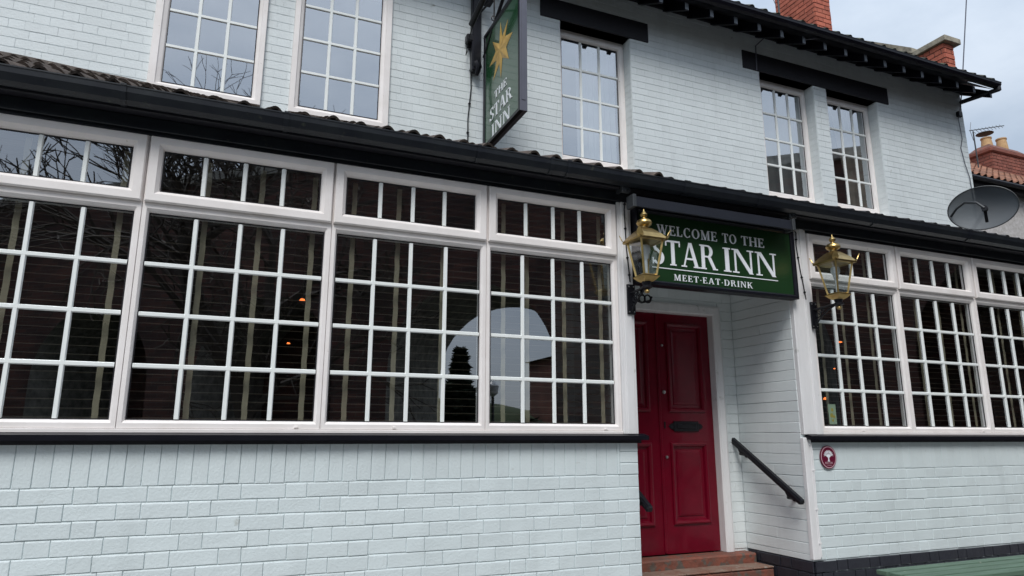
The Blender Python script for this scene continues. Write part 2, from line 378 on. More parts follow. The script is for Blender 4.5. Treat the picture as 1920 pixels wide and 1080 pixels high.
# ================================================================== THE SETTING
GZ = 0.2
g = MB().box(-250, 250, -260, 260, GZ-.7, GZ-.13).build('ground', M['grass']); tag(g, kind='structure')
g = MB().box(-120, 120, -9.6, -3.0, GZ-.3, GZ-.12).build('road', M['ground']); tag(g, kind='structure')
pv = MB().box(-60, 60, -2.85, .62, GZ-.3, GZ-.02).build('pavement', M['mortar']); tag(pv, kind='structure')
mb = MB(); y = -2.85
while y < .55:
    x = -12 + (.3 if int((y+3)/.6) % 2 else 0)
    while x < 14:
        if not (y > -.7 and False): mb.box(x+.004, x+.596, y+.004, min(y+.596, .6), GZ-.03, GZ+U(-.002, .002), .004)
        x += .6
    y += .6
o = mb.build('paving_slabs', M['slab'], pv); o['kind'] = 'stuff'
kb = MB()
for i in range(60): kb.box(-30+i*.92, -30+i*.92+.91, -3.0, -2.852, GZ-.3, GZ-.005, .012)
o = kb.build('kerb', M['slab'], pv); o['kind'] = 'stuff'
g = MB().box(-120, 120, -11.4, -9.6, GZ-.3, GZ).build('far_pavement', M['slab']); tag(g, kind='structure')
mb = MB(); [mb.box(-60+i*6, -57+i*6, -6.35, -6.25, GZ-.13, GZ-.116) for i in range(20)]
o = mb.build('road_marking', M['white']); tag(o, kind='structure')

# ================================================================== THE PUB
XL, XR, XU = -4.6, 11.6, 9.88
YU = 1.95
pub = thing('pub', 'long two-storey pale painted brick pub with black trim, white grid windows and maroon door', 'building')
PX0, PX1 = 2.69, 4.207       # porch opening
ZT = 3.283                   # window heads
GH_L = (-1.53, 2.57, 1.618, ZT); GH_R = (4.41, 7.49, 1.618, ZT)
# ---- ground floor walls (core slabs)
shell(XL, PX0, GZ-.1, 3.40, [GH_L], F(0.006), .12, 'ground_floor_wall', M['paint'], pub)
shell(PX1, XR, GZ-.1, 3.40, [GH_R], F(0.006), .12, 'ground_floor_wall', M['paint'], pub)
DX0, DX1, DZ0, DZ1 = 2.88, 3.965, .675, 2.655
shell(PX0-.2, PX1+.12, GZ-.1, 2.95, [(DX0-.005, DX1+.005, .50, DZ1+.005)], F(.721), .14, 'porch_wall', M['porch'], pub)
shell(0.126, .721, .69, 2.95, [], FX(PX1+.002), .1, 'porch_wall', M['porch'], pub)
MB().box(PX0-.1, PX0-.002, .126, .721, GZ, 2.95).build('porch_wall', M['porch'], pub)
MB().box(PX0-.1, PX1+.1, .02, .86, 2.95, 3.05).build('porch_ceiling', M['porch'], pub)
# ---- bricks
WZ0 = .691                    # top of black plinth
left = course_cells(XL, PX0, WZ0, 1.353, seed=3)
# soldier course under the sill, ending in a stack of quoin bricks
sol = []; s = XL
while s < 2.53: wd = U(.077, .083); sol.append((s, min(s+wd, 2.545), 1.353, 1.583)); s += wd
quo = [(2.545, PX0, 1.353+i*.0767, 1.353+(i+1)*.0767) for i in range(3)]
right = course_cells(PX1+.07, XR, WZ0, 1.353, seed=5)
sol2 = []; s = PX1+.19
while s < XR: wd = U(.077, .083); sol2.append((s, min(s+wd, XR), 1.353, 1.583)); s += wd
quo2 = [(PX1+.07, PX1+.19, 1.353+i*.0767, 1.353+(i+1)*.0767) for i in range(3)]
def brick_parts(cells, mt, budget, D=.0078, ch=.0095, gh=.0014, gv=.0006, y=0.006):
    vis = [c for c in cells if inframe((c[0]+c[1])/2, 0, (c[2]+c[3])/2)]
    vis.sort(key=lambda c: pxdist((c[0]+c[1])/2, 0, (c[2]+c[3])/2))
    parts = set(vis[:budget]); rest = [c for c in cells if c not in parts]
    cache = {}
    for c in parts:
        w_, h_ = c[1]-c[0]-gv, c[3]-c[2]-gh
        key = (round(w_/.012), round(h_/.004))
        lst = cache.setdefault(key, [])
        if len(lst) < 4:
            W0 = key[0]*.012; H0 = key[1]*.004
            vs, fs = brick_geo(W0, H0, D, ch, .0016)
            me = MB().add([(p[0], -p[2], p[1]) for p in vs], fs).mesh('brick', mt); me['w'] = W0; me['h'] = H0; lst.append(me)
        me = random.choice(lst)
        o = link('brick', me, pub, ((c[0]+c[1])/2, y, (c[2]+c[3])/2+U(-.0012, .0012))); o.scale = (w_/me['w']*U(.994, 1), U(.75, 1.15), h_/me['h']*U(.985, 1.012))
        o.rotation_euler = (0, U(-.007, .007) if w_ > h_ else 0, 0)
    return len(parts), rest
n1, r1 = brick_parts(left+sol+quo, M['paint'], 262)
n2, r2 = brick_parts(right+quo2, M['paint'], max(0, 296-n1))
lay(r1, F(.006), 'brickwork', M['paint'], pub, .0014, .0006, .0078, .0095, .0014)
lay(r2, F(.006), 'brickwork', M['paint'], pub, .0014, .0005, .0078, .0095, .0012)
lay(sol2, F(.006), 'brickwork', M['paint'], pub, .002, .0005, .0078, .003, .0004)
# plinth of black bricks, 15 mm proud
pl = course_cells(XL, PX0, GZ-.05, WZ0, seed=8); pr = course_cells(PX1, XR, GZ-.05, WZ0, seed=9)
lay(pl, F(.004), 'plinth', M['plinth'], pub, .009, .009, .016, .004); lay(pr, F(.004), 'plinth', M['plinth'], pub, .009, .009, .016, .004)
MB().box(PX1-.004, PX1+.1, .006, .70, GZ-.1, .689).build('plinth', M['plinth'], pub)
lay(course_cells(.0, .6, GZ-.05, .688, seed=11), FX(PX1-.004), 'plinth', M['plinth'], pub, .009, .009, .010, .004)
# porch brickwork: the long courses beside and above the door, and the side wall
pc = [(a, b, c, d) for a, b, c, d in cut(course_cells(PX0, PX1-.008, .69, 2.95, seed=12), [(DX0-.08, DX1+.075, .5, DZ1+.075)])]
lay(pc, F(.721), 'brickwork', M['porch'], pub, .004, .0004, .006, .003, .0003)
lay(course_cells(.02, .714, .69, 2.95, seed=14, st=.69, flemish=False), FX(PX1+.002), 'brickwork', M['porch'], pub, .004, .0004, .009, .004, .0003)
# ---- corner posts of the porch
b = MB(); b.box(2.573, 2.69, -.022, .126, 1.622, 3.30, .004); b.box(2.60, 2.664, -.034, -.02, 1.622, 3.30, .004); b.build('pilaster', M['wood'], pub)
b = MB(); b.box(PX1-.004, 4.405, -.020, .126, 1.622, 3.30, .004); b.box(4.33, 4.372, -.030, -.018, 1.622, 3.30, .003); b.build('pilaster', M['wood'], pub)
b = MB(); b.box(PX1-.012, PX1+.062, -.012, .03, .70, 1.60, .006); b.build('corner_trim', M['wood'], pub)
# ---- sills
for a, c in ((XL, 2.745), (4.226, XR)):
    b = MB(); b.add([(a,-.062,1.583),(c,-.062,1.583),(c,.0,1.585),(a,.0,1.585),(a,-.064,1.612),(c,-.064,1.612),(c,.0,1.626),(a,.0,1.626)],
          [(0,3,2,1),(4,5,6,7),(0,1,5,4),(1,2,6,5),(2,3,7,6),(3,0,4,7)]); b.build('window_sill', M['black'], pub)
    MB().box(a+.02, c-.03, -.012, .0, 1.562, 1.583).build('sill_bead', M['matblack'], pub)
for a, c in ((-1.53, 2.572), (4.408, 7.49)): MB().box(a, c, -.014, .1, 1.622, 1.6435, .003).build('sub_sill', M['upvc'], pub)
# ---- ground-floor windows
SASH = [(0, .03), (0, -.022), (.006, -.030), (.046, -.030), (.066, -.010), (.070, .004), (.072, .02)]
FIX = [(0, .05), (0, -.002), (.024, -.002), (.036, .014), (.038, .030)]
def bars(win, x0, x1, z0, z1, nx, nz, y, m=M['bar'], bw=.027):
    c = .004
    vm = MB().add([(-bw/2, 0, 0), (-bw/2+.005, -.012, 0), (bw/2-.005, -.012, 0), (bw/2, 0, 0), (-bw/2, 0, 1), (-bw/2+.005, -.012, 1), (bw/2-.005, -.012, 1), (bw/2, 0, 1)],
                  [(0,1,5,4),(1,2,6,5),(2,3,7,6)]).mesh('glazing_bar', m)
    hm = MB().add([(0, 0, -bw/2), (0, -.0125, -bw/2+.005), (0, -.0125, bw/2-.005), (0, 0, bw/2), (1, 0, -bw/2), (1, -.0125, -bw/2+.005), (1, -.0125, bw/2-.005), (1, 0, bw/2)],
                  [(0,4,5,1),(1,5,6,2),(2,6,7,3)]).mesh('glazing_bar', m)
    for i in range(1, nx):
        o = link('glazing_bar', vm, win, (x0+(x1-x0)*i/nx, y, z0)); o.scale = (1, 1, z1-z0)
    for k in range(1, nz):
        o = link('glazing_bar', hm, win, (x0, y, z0+(z1-z0)*k/nz)); o.scale = (x1-x0, 1, 1)
PQ = {}
def panes(win, x0, x1, z0, z1, nx, nz, y, m, tilt=.0012):
    me = PQ.setdefault(m.name, MB().add([(-.5,0,-.5),(.5,0,-.5),(.5,0,.5),(-.5,0,.5)], [(0,1,2,3)]).mesh('pane', m))
    rx, rz = U(-tilt, tilt), U(-tilt, tilt)
    for i in range(nx):
        for k in range(nz):
            pw, ph = (x1-x0)/nx, (z1-z0)/nz
            o = link('pane', me, win, (x0+pw*(i+.5), y, z0+ph*(k+.5))); o.scale = (pw-.002, 1, ph-.002)
            o.rotation_euler = (rx+U(-.0004, .0004), 0, rz+U(-.0004, .0004))
GLZ = (1.690, 2.833); UGZ = (2.958, 3.221)
WIN = [(-1.488, -.530), (-.454, .505), (.580, 1.522), (1.598, 2.530), (4.450, 5.410), (5.489, 6.430), (6.512, 7.452)]
ends = {0: (-1.53, None), 3: (None, 2.572), 4: (4.408, None), 6: (None, 7.49)}
for i, (a, c) in enumerate(WIN):
    win = sub('window', pub)
    e = ends.get(i, (None, None))
    ol = e[0] if e[0] is not None else (a + WIN[i-1][1])/2
    orr = e[1] if e[1] is not None else (c + WIN[i+1][0])/2
    # lower fixed light: ring with unequal sides -> explicit quads
    b = MB()
    def uring(x0, x1, z0, z1, gx0, gx1, gz0, gz1, prof):
        vs = []; fs = []
        for t, yy in prof:
            X0 = x0+(gx0-x0)*t; X1 = x1+(gx1-x1)*t; Z0 = z0+(gz0-z0)*t; Z1 = z1+(gz1-z1)*t
            vs += [(X0,yy,Z0),(X1,yy,Z0),(X1,yy,Z1),(X0,yy,Z1)]
        for k in range(len(prof)-1):
            for q in range(4): r_ = (q+1)%4; fs.append((4*k+q, 4*k+r_, 4*k+4+r_, 4*k+4+q))
        b.add(vs, fs)
    ZM = 2.884
    uring(ol+.0012, orr-.0012, 1.645, ZM, a, c, GLZ[0], GLZ[1], [(0, .05), (0, .0), (.04, -.003), (.62, -.003), (.93, .012), (1, .03)])
    uring(ol+.0012, orr-.0012, ZM+.001, ZT, a+.0, c-.0, UGZ[0]-.05, UGZ[1]+.04, [(0, .05), (0, .004), (.7, .002), (1, .03)])
    b.box(ol, orr, .03, .07, 1.645, 1.69); b.box(ol, orr, .031, .071, 2.83, 2.95); b.box(ol, orr, .03, .07, 3.23, 3.283)
    b.box(ol, a, .0305, .0705, 1.69, 3.23); b.box(c, orr, .0305, .0705, 1.69, 3.23)
    b.build('frame', M['upvc'], win)
    sx0, sx1, sz0, sz1 = a-.030, c+.030, 2.886, 3.275
    MB().ring(sx0, sx1, sz0, sz1, SASH).build('sash', M['upvc'], win)
    MB().ring(a-.001, c+.001, GLZ[0]-.001, GLZ[1]+.001, [(0, .0265), (.007, .0235), (.007, .03)]).build('gasket', M['gasket'], win)
    ga, gc, gz0, gz1 = sx0+.071, sx1-.071, sz0+.071, sz1-.071+.017
    MB().ring(sx0+.071, sx1-.071, sz0+.071, sz1-.071, [(0, .012), (.007, .009), (.007, .016)]).build('gasket', M['gasket'], win)
    panes(win, a, c, GLZ[0], GLZ[1], 4, 4, .028, M['glass']); bars(win, a+.004, c-.004, GLZ[0]+.004, GLZ[1]-.012, 4, 4, .0265)
    gz0, gz1 = sz0+.071, sz1-.071
    panes(win, ga, gc, gz0, gz1, 4, 1, .014, M['glass']); bars(win, ga+.003, gc-.003, gz0+.003, gz1-.008, 4, 1, .0125)
    for k in range(2):
        x = a + (c-a)*(.42 if k == 0 else .9)
        if (i+k) % 2 == 0: MB().box(x-.011, x+.011, -.012, -.003, 1.650, 1.662, .002).build('drain_cap', M['upvc'], win)
# ---- frieze, soffit and gutter over the ground floor
b = MB(); b.box(XL, PX0, -.030, .006, 3.302, 3.378, .004); b.box(XL, PX0, -.006, .006, 3.284, 3.301); b.build('frieze', M['gutter'], pub)
b = MB(); b.box(PX1+.07, XR, -.030, .006, 3.302, 3.378, .004); b.box(PX1+.2, XR, -.006, .006, 3.284, 3.301); b.build('frieze', M['gutter'], pub)
MB().box(PX0+.001, PX1+.068, -.008, .02, 3.20, 3.378).build('frieze', M['matblack'], pub)
MB().box(XL, XR, -.115, .12, 3.380, 3.400).build('soffit', M['matblack'], pub)
MB().box(XL, XR, -.128, -.104, 3.366, 3.47, .003).build('fascia', M['matblack'], pub)
def gutter(x0, x1, y, z, m, w=.10, h=.082, nm='gutter'):
    # outer skin then inner skin
    pr = [(0, 0), (0, -h*.55), (-w*.18, -h*.9), (-w*.45, -h), (-w*.8, -h*.8), (-w, -h*.35), (-w*1.02, 0), (-w*1.06, .003), (-w*1.06, .010), (-w*.93, .010), (-w*.93, -h*.3), (-w*.75, -h*.7), (-w*.45, -h*.9), (-w*.1, -h*.8), (-w*.06, 0)]
    b = MB(); b.prism(pr, lambda a, c: (x0, y+a, z+c), lambda a, c: (x1, y+a, z+c)); return b.build(nm, m, pub)
gutter(XL, XR, -.130, 3.447, M['gutter'])
for x in (-3.2, -2.1, -.62, .22, 1.42, 1.95, 2.08, 3.05, 3.75, 5.0, 6.2, 7.5, 9):
    b = MB(); pr = [(.002,.012),(.002,-.05),(-.02,-.080),(-.05,-.088),(-.084,-.071),(-.104,-.032),(-.106,0),(-.1105,.004),(-.1105,.015),(-.09,.015)]
    b.prism(pr, lambda a_, c_: (x-.014, -.130+a_, 3.447+c_), lambda a_, c_: (x+.014, -.130+a_, 3.447+c_)); b.build('gutter_bracket', M['gutter'], pub)
# ---- lean-to roof (visible as a strip and as the roll ends above the gutter)
def tile_mesh(wd, L, m, roll=.042, th=.016, seg=8, name='tile'):
    vs = []; fs = []
    def pf(t): return roll*math.sin(PI*t/.62) if t < .62 else -.006*math.sin(PI*(t-.62)/.38)
    n = seg+4; ts = [.62*i/seg for i in range(seg+1)] + [.62+.38*k/3 for k in (1, 2, 3)]
    n = len(ts)
    for (l, dz) in ((0, .022), (L, 0)):
        for t in ts: vs.append((wd*(t-.5), l, pf(t)+dz))
    for t in ts: vs.append((wd*(t-.5), 0.001, pf(t)+.022-th))
    for t in ts: vs.append((wd*(t-.5), L*.9, pf(t)-th))
    for i in range(n-1):
        fs += [(i, i+1, n+i+1, n+i), (2*n+i, 2*n+i+1, i+1, i), (3*n+i, 3*n+i+1, 2*n+i+1, 2*n+i)]
    return MB().add(vs, fs), ts
def roof_tiles(x0, x1, base, ang, wd, L, rows, m, first_as_parts=True, roll=.042, xtilt=0, frow=None):
    proto, _ = tile_mesh(wd, L, m, roll); me = proto.mesh('tile', m, True)
    rest = MB(); ca, sa = math.cos(ang), math.sin(ang)
    for r in range(rows):
        k = 0; x = x0 + wd/2
        while x < x1:
            if xtilt: ang = xtilt(x); ca, sa = math.cos(ang), math.sin(ang)
            d = r*(L-.06)
            py = base[1] + d*ca; pz = base[2] + d*sa + .008*0
            dz = U(-.004, .004); rz = U(-.012, .012); dl = U(-.008, .008)
            if r == 0 and first_as_parts:
                o = link('tile', me, pub, (x, py+dl*ca, pz+dz)); o.rotation_euler = (ang+U(-.01, .01), U(-.015, .015), rz)
            else:
                mt = Matrix.Translation((x, py+dl*ca, pz+dz)) @ Matrix.Rotation(ang, 4, 'X') @ Matrix.Rotation(rz, 4, 'Z')
                rest.add([mt @ Vector(v) for v in proto.v], proto.f)
            x += wd
    o = rest.build('roof_tiles', m, pub, True); o['kind'] = 'stuff'
def lean(x):                                       # the old roof sags: steeper at the left end
    pts = ((-9, 27.2), (-1.8, 27.0), (-.8, 25.9), (0, 25.0), (1.0, 23.4), (3, 22.6), (20, 22.6))
    for (a, p), (c, q) in zip(pts, pts[1:]):
        if a <= x <= c: return math.radians(p+(q-p)*(x-a)/(c-a))
roof_tiles(XL, 2.9, (0, -.165, 3.452), .45, .168, .42, 7, M['tile'], xtilt=lean, roll=.040)
roof_tiles(2.9, XR, (0, -.165, 3.444), .41, .168, .42, 7, M['tiledark'], xtilt=lean, roll=.030)
b = MB(); b.add([(XL,-.10,3.415),(XR,-.10,3.405),(XR,YU+.02,4.27),(XL,YU+.02,4.40)], [(0,1,2,3)]); b.build('roof_deck', M['matblack'], pub)
b = MB(); b.add([(XL,-.1,3.40),(XL,YU+.02,4.46),(XL,YU+.02,3.4)], [(0,1,2)]); b.add([(XR,-.1,3.40),(XR,YU+.02,4.46),(XR,YU+.02,3.4)], [(0,1,2)]); b.build('lean_to_gable', M['paint'], pub)
# mortar fillet where the roof meets the upper wall (thicker at the left)
b = MB(); n = 60; vs = []
for i in range(n+1):
    x = XL + (XU-XL)*i/n; zw = 3.44 + 2.115*math.tan(lean(x)); t = max(0, min(1, (1.2-x)/2)); h = .03+.03*t + U(-.004, .004)
    vs += [(x, YU-.20, zw-.07), (x, YU-.09, zw+h*.6), (x, YU+.0, zw+h+.02)]
fs = []
for i in range(n): fs += [(3*i, 3*i+3, 3*i+4, 3*i+1), (3*i+1, 3*i+4, 3*i+5, 3*i+2)]
b.add(vs, fs); b.build('roof_flashing', M['tile'], pub, True)
# side and back of the ground floor (beyond the camera's view, closes the building)
MB().box(XL, XL+.1, .126, 8, GZ-.1, 3.4).build('side_wall', M['paint'], pub)
MB().box(XR-.1, XR, .126, YU, GZ-.1, 3.4).build('side_wall', M['paint'], pub)
MB().box(XU+.02, XR, YU, YU+.2, GZ-.1, 4.26).build('side_wall', M['paint'], pub)

# ---- upper floor
UW = [(-.80, .108, 4.50, 6.02, 0), (.347, 1.262, 4.49, 6.02, 0), (3.147, 4.058, 4.48, 6.158, .15), (5.98, 6.889, 4.48, 6.158, .15), (7.118, 8.056, 4.48, 6.158, .15)]
holes = [(a, b_, c, d) for a, b_, c, d, e in UW]
lint = [(2.903, 4.310, 6.158, 6.402), (5.72, 8.29, 6.158, 6.402)]
shell(XL, XU, 4.15, 6.95, holes, F(YU+.006), .25, 'upper_wall', M['paint_up'], pub)
cells = cut(course_cells(XL, XU, 4.20, 6.93, ch_h=.0815, seed=21), holes + lint)
lay(cells, F(YU+.006), 'brickwork', M['paint_up'], pub, .0035, .0004, .0050, .0030, .0007, up=False)
# reveals of the recessed windows: brick ends
for a, b_, c, d, e in UW[2:]:
    lay(course_cells(YU+.01, YU+.145, c, d, ch_h=.0815, seed=int(a*10), flemish=False, st=.14), FX(b_-.000), 'brickwork', M['paint_up'], pub, .003, .0008, .004, .002, .0003)
    # sloping sill
    MB().add([(a,YU+.004,c+.0),(b_,YU+.004,c+.0),(b_,YU+.15,c+.02),(a,YU+.15,c+.02)], [(0,1,2,3)]).build('window_sill', M['upvc'], pub)
for x0, x1, z0, z1 in lint:
    MB().box(x0, x1, YU-.012, YU+.20, z0, z1, .004).build('lintel', M['matblack'], pub)
MB().box(XU-.25, XU, YU+.256, 8, 3.4, 6.95).build('gable_wall', M['paint_up'], pub)
MB().box(XL, XL+.25, YU+.256, 8, 3.4, 6.95).build('gable_wall', M['paint_up'], pub)
MB().box(XL, XU, 8, 8.2, GZ, 6.95).build('rear_wall', M['paint_up'], pub)
for i, (a, b_, c, d, e) in enumerate(UW):
    win = sub('window', pub); y = YU + e
    # W1/W2 sit nearly flush and proud, the others in a recess
    if e == 0:
        g_ = [(a+.105, b_-.078, 4.572, 5.957), (a+.085, b_-.098, 4.572, 5.957)][i]
        yo = YU-.03
        b = MB(); vs = []; fs = []
        prof = [(0, .06), (0, 0), (.05, -.006), (.55, -.006), (.62, .004), (.90, .018), (1, .030)]
        for t, yy in prof:
            X0 = a+(g_[0]-a)*t; X1 = b_+(g_[1]-b_)*t; Z0 = c+(g_[2]-c)*t; Z1 = d+(g_[3]-d)*t
            vs += [(X0,yo+yy,Z0),(X1,yo+yy,Z0),(X1,yo+yy,Z1),(X0,yo+yy,Z1)]
        for k in range(len(prof)-1):
            for q in range(4): r_ = (q+1)%4; fs.append((4*k+q, 4*k+r_, 4*k+4+r_, 4*k+4+q))
        b.add(vs, fs); b.build('frame', M['upvc'], win); gy = yo+.028
    else:
        k_ = 1.0245; gx0 = {3.147: 3.235, 5.98: 6.135, 7.118: 7.285}[a]; gx1 = {3.147: 3.975, 5.98: 6.808, 7.118: 7.97}[a]
        g_ = (gx0, gx1, 4.63, 6.055)
        b = MB(); vs = []; fs = []; yo = y
        prof = [(0, .06), (0, 0), (.35, 0), (.42, -.02), (.85, -.02), (.96, .0), (1, .02)]
        A0, A1, A2, A3 = a-.0, b_+.0, c+.005, d-.0
        for t, yy in prof:
            X0 = A0+(g_[0]-A0)*t; X1 = A1+(g_[1]-A1)*t; Z0 = A2+(g_[2]-A2)*t; Z1 = A3+(g_[3]-A3)*t
            vs += [(X0,yo+yy,Z0),(X1,yo+yy,Z0),(X1,yo+yy,Z1),(X0,yo+yy,Z1)]
        for k in range(len(prof)-1):
            for q in range(4): r_ = (q+1)%4; fs.append((4*k+q, 4*k+r_, 4*k+4+r_, 4*k+4+q))
        b.add(vs, fs); b.build('frame', M['upvc'], win); gy = yo+.016
    MB().ring(g_[0]-.001, g_[1]+.001, g_[2]-.001, g_[3]+.001, [(0, -.002), (.008, -.004), (.008, .004)], gy).build('gasket', M['gasket'], win)
    panes(win, g_[0], g_[1], g_[2], g_[3], 3, 4, gy, M['glassup'], .002)
    bars(win, g_[0]+.005, g_[1]-.005, g_[2]+.004, g_[3]-.004, 3, 4, gy-.001, bw=.032)
# rooms behind the glass
def room(x0, x1, y0, y1, z0, z1, m, nm='interior_room'):
    MB().add([(x0,y0,z0),(x1,y0,z0),(x1,y1,z0),(x0,y1,z0),(x0,y0,z1),(x1,y0,z1),(x1,y1,z1),(x0,y1,z1)],
             [(0,1,2,3),(4,5,6,7),(1,2,6,5),(2,3,7,6),(3,0,4,7)]).build(nm, m, pub)
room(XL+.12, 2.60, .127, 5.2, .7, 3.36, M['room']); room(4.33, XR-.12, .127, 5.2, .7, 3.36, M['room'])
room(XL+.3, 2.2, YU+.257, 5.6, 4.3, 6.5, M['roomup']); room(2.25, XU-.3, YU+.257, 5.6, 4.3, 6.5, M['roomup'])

# ---- main roof: eaves, rafters, gutter, tiles
RA = math.radians(35)
EY, EZ = 1.50, 6.592; XE = 9.95
roof_tiles(XL, XE, (0, EY-.03, EZ), RA, .20, .42, 14, M['tileup'], roll=.045)
b = MB(); b.add([(XL,EY+.02,EZ-.005),(XE-.03,EY+.02,EZ-.005),(XE-.03,EY+.02+4.1,EZ+4.1*math.tan(RA)),(XL,EY+.02+4.1,EZ+4.1*math.tan(RA))], [(0,1,2,3)])
b.add([(XL,9.7,EZ-.005),(9.9,9.7,EZ-.005),(9.9,EY+.02+4.1,EZ+4.1*math.tan(RA)),(XL,EY+.02+4.1,EZ+4.1*math.tan(RA))], [(0,1,2,3)]); b.build('roof_deck', M['matblack'], pub)
b = MB(); b.add([(XU-.01,YU,6.9),(XU-.01,8.2,6.9),(XU-.01,5.62,9.35)], [(0,1,2)]); b.add([(XL+.01,YU,6.9),(XL+.01,8.2,6.9),(XL+.01,5.62,9.35)], [(0,1,2)]); b.build('gable_wall', M['paint_up'], pub)
sl = math.tan(RA)
def rafter(x, wd=.055):
    y0, y1 = 1.535, YU+.02; zb = 6.395; hh = .105; s2 = .58
    b = MB(); pr = [(y0, zb), (y1, zb+(y1-y0)*s2), (y1, zb+(y1-y0)*sl+hh), (y0, zb+hh)]
    b.prism(pr, lambda a, c: (x-wd/2, a, c), lambda a, c: (x+wd/2, a, c)); ro = b.build('rafter', M['black'], pub, fix=True)
    MB().box(x-wd/2+.004, x+wd/2-.004, y0-.005, y0-.0005, zb+.012, zb+hh-.006).build('end_cap', M['raftend'], ro); return ro
x = 4.925 - .3545*26
while x < 9.8: rafter(x); x += .3545
rafter(9.90, .04)
# black boarding against the wall head, stepping down behind each rafter
b = MB(); b.box(XL, XU, YU-.03, YU-.001, 6.655, 6.93); b.build('wall_plate', M['matblack'], pub)
b = MB(); b.add([(XL,1.50,6.515),(XE-.01,1.50,6.515),(XE-.01,YU,6.515+.45*sl),(XL,YU,6.515+.45*sl)], [(0,1,2,3)]); b.build('soffit_board', M['matblack'], pub)
gutter(XL, XE, 1.50, 6.575, M['black'], w=.10, h=.072, nm='eaves_gutter')
b = MB(); b.tube([(9.93, 1.43, 6.485), (9.90, 1.60, 6.49), (9.85, YU-.01, 6.505)], .034, 8); b.build('downpipe', M['matblack'], pub, True)
b = MB(); b.tube([(9.93, 1.44, 6.53), (9.93, 1.44, 6.47)], .035, 10); b.build('gutter_outlet', M['matblack'], pub, True)
# gable parapet pier with coping
def red_block(parent, x0, x1, y0, y1, z0, z1, seed, nm='brickwork', m=None):
    MB().box(x0+.006, x1-.006, y0+.006, y1-.006, z0, z1-.002).build('core', M['mortar'], parent)
    b = MB()
    for cells, fm in ((course_cells(x0, x1, z0, z1, ch_h=.082, seed=seed), F(y0+.006)), (course_cells(y0, y1, z0, z1, ch_h=.082, seed=seed+1), FX(x0+.006)),
                      (course_cells(y0, y1, z0, z1, ch_h=.082, seed=seed+2), lambda s, z, o: (x1-.006+o, s, z)), (course_cells(x0, x1, z0, z1, ch_h=.082, seed=seed+3), lambda s, z, o: (s, y1-.006+o, z))):
        for a, c, d, e in cells:
            vs, fs = brick_geo(c-a-.013, e-d-.014, .010*U(.7, 1.3), .002, .001)
            b.add([fm((a+c)/2+p[0], (d+e)/2+p[1], p[2]) for p in vs], fs)
    o = b.build(nm, m or M['brick'], parent); o['kind'] = 'stuff'; return o
pier = sub('parapet', pub)
red_block(pier, 9.67, 9.89, YU, 2.40, 6.93, 7.465, 31)
MB().box(9.62, 9.98, YU-.07, 2.42, 7.466, 7.556, .006).build('coping', M['stone'], pier)
b = MB(); yA, zA, yB, zB = 2.425, 7.52, 5.6, 8
for q, (z_, hh, x0, x1) in enumerate(((zA-.7, .72, 9.69, 9.88), (zA+.021, .10, 9.63, 9.95))):
    bb = MB().prism([(yA, z_), (yB, z_+(yB-yA)*.74), (yB, z_+hh+(yB-yA)*.74), (yA, z_+hh)], lambda a, c: (x0, a, c), lambda a, c: (x1, a, c))
    bb.build('coping' if q else 'parapet_wall', M['stone'], pier, fix=True)
ch = sub('chimney', pub)
red_block(ch, 8.45, 8.80, 3.14, 3.96, 7.4, 9.9, 41)
MB().box(8.40, 8.85, 3.09, 4.01, 9.9, 10.0, .01).build('coping', M['stone'], ch)

# ---- front door (two leaves, four raised-and-fielded panels visible)
b = MB(); prof = [(-.085, .0), (-.085, -.030), (-.065, -.040), (-.012, -.040), (.0, -.028), (.0, .06)]
x0, x1, z1 = DX0, DX1, DZ1
vs = []; fs = []
for a, y_ in prof: vs += [(x0+a, .721+y_, DZ0), (x0+a, .721+y_, z1-a), (x1-a, .721+y_, z1-a), (x1-a, .721+y_, DZ0)]
for k in range(len(prof)-1):
    for i in range(3): fs.append((4*k+i, 4*k+i+1, 4*k+5+i, 4*k+4+i))
b.add(vs, fs); b.build('door_frame', M['wood'], pub)
door = sub('front_door', pub)
yd = .765
for li, (a, c) in enumerate(((DX0, 3.419), (3.423, DX1))):
    pa, pc_ = (a+.085, c-.10) if li == 0 else (c-.46, c-.085)
    hp = [(pa, pc_, .90, 1.56), (pa, pc_, 1.81, 2.575)]
    b = MB()
    o = shell(a, c, DZ0+.004, DZ1, [(h[0]+.02, h[1]-.02, h[2]+.02, h[3]-.02) for h in hp], F(yd), .04, 'door_leaf', M['red'], door)
    b = MB()
    for h in hp:
        b.ring(h[0], h[1], h[2], h[3], [(0, 0), (.003, -.014), (.014, -.018), (.030, -.010), (.038, .010), (.062, .013), (.066, .007), (.082, .004)], yd)
        b.add([(h[0]+.082,yd+.004,h[2]+.082),(h[1]-.082,yd+.004,h[2]+.082),(h[1]-.082,yd+.004,h[3]-.082),(h[0]+.082,yd+.004,h[3]-.082)], [(0,1,2,3)])
    b.build('door_panel', M['red'], door)
MB().box(3.405, 3.427, yd-.012, yd, DZ0+.01, DZ1-.005, .004).build('meeting_bead', M['red'], door)
for z_, r_ in ((1.976, .017), (1.441, .013), (2.375, .011)):
    MB().lathe([(0, 0), (r_*.7, .0), (r_, .008), (r_*.8, .016), (0, .018)], 0, 0, 14).build('door_knob', M['steel'], door, True).matrix_basis = Matrix.Translation((3.462, yd, z_)) @ Matrix.Rotation(PI/2, 4, 'X')
MB().box(3.452, 3.468, yd-.008, yd, 1.675, 1.73, .003).build('keyhole_cover', M['iron'], door)
b = MB(); b.box(3.545, 3.80, yd-.016, yd, 1.650, 1.735, .004); b.box(3.575, 3.77, yd-.024, yd-.014, 1.672, 1.715, .004)
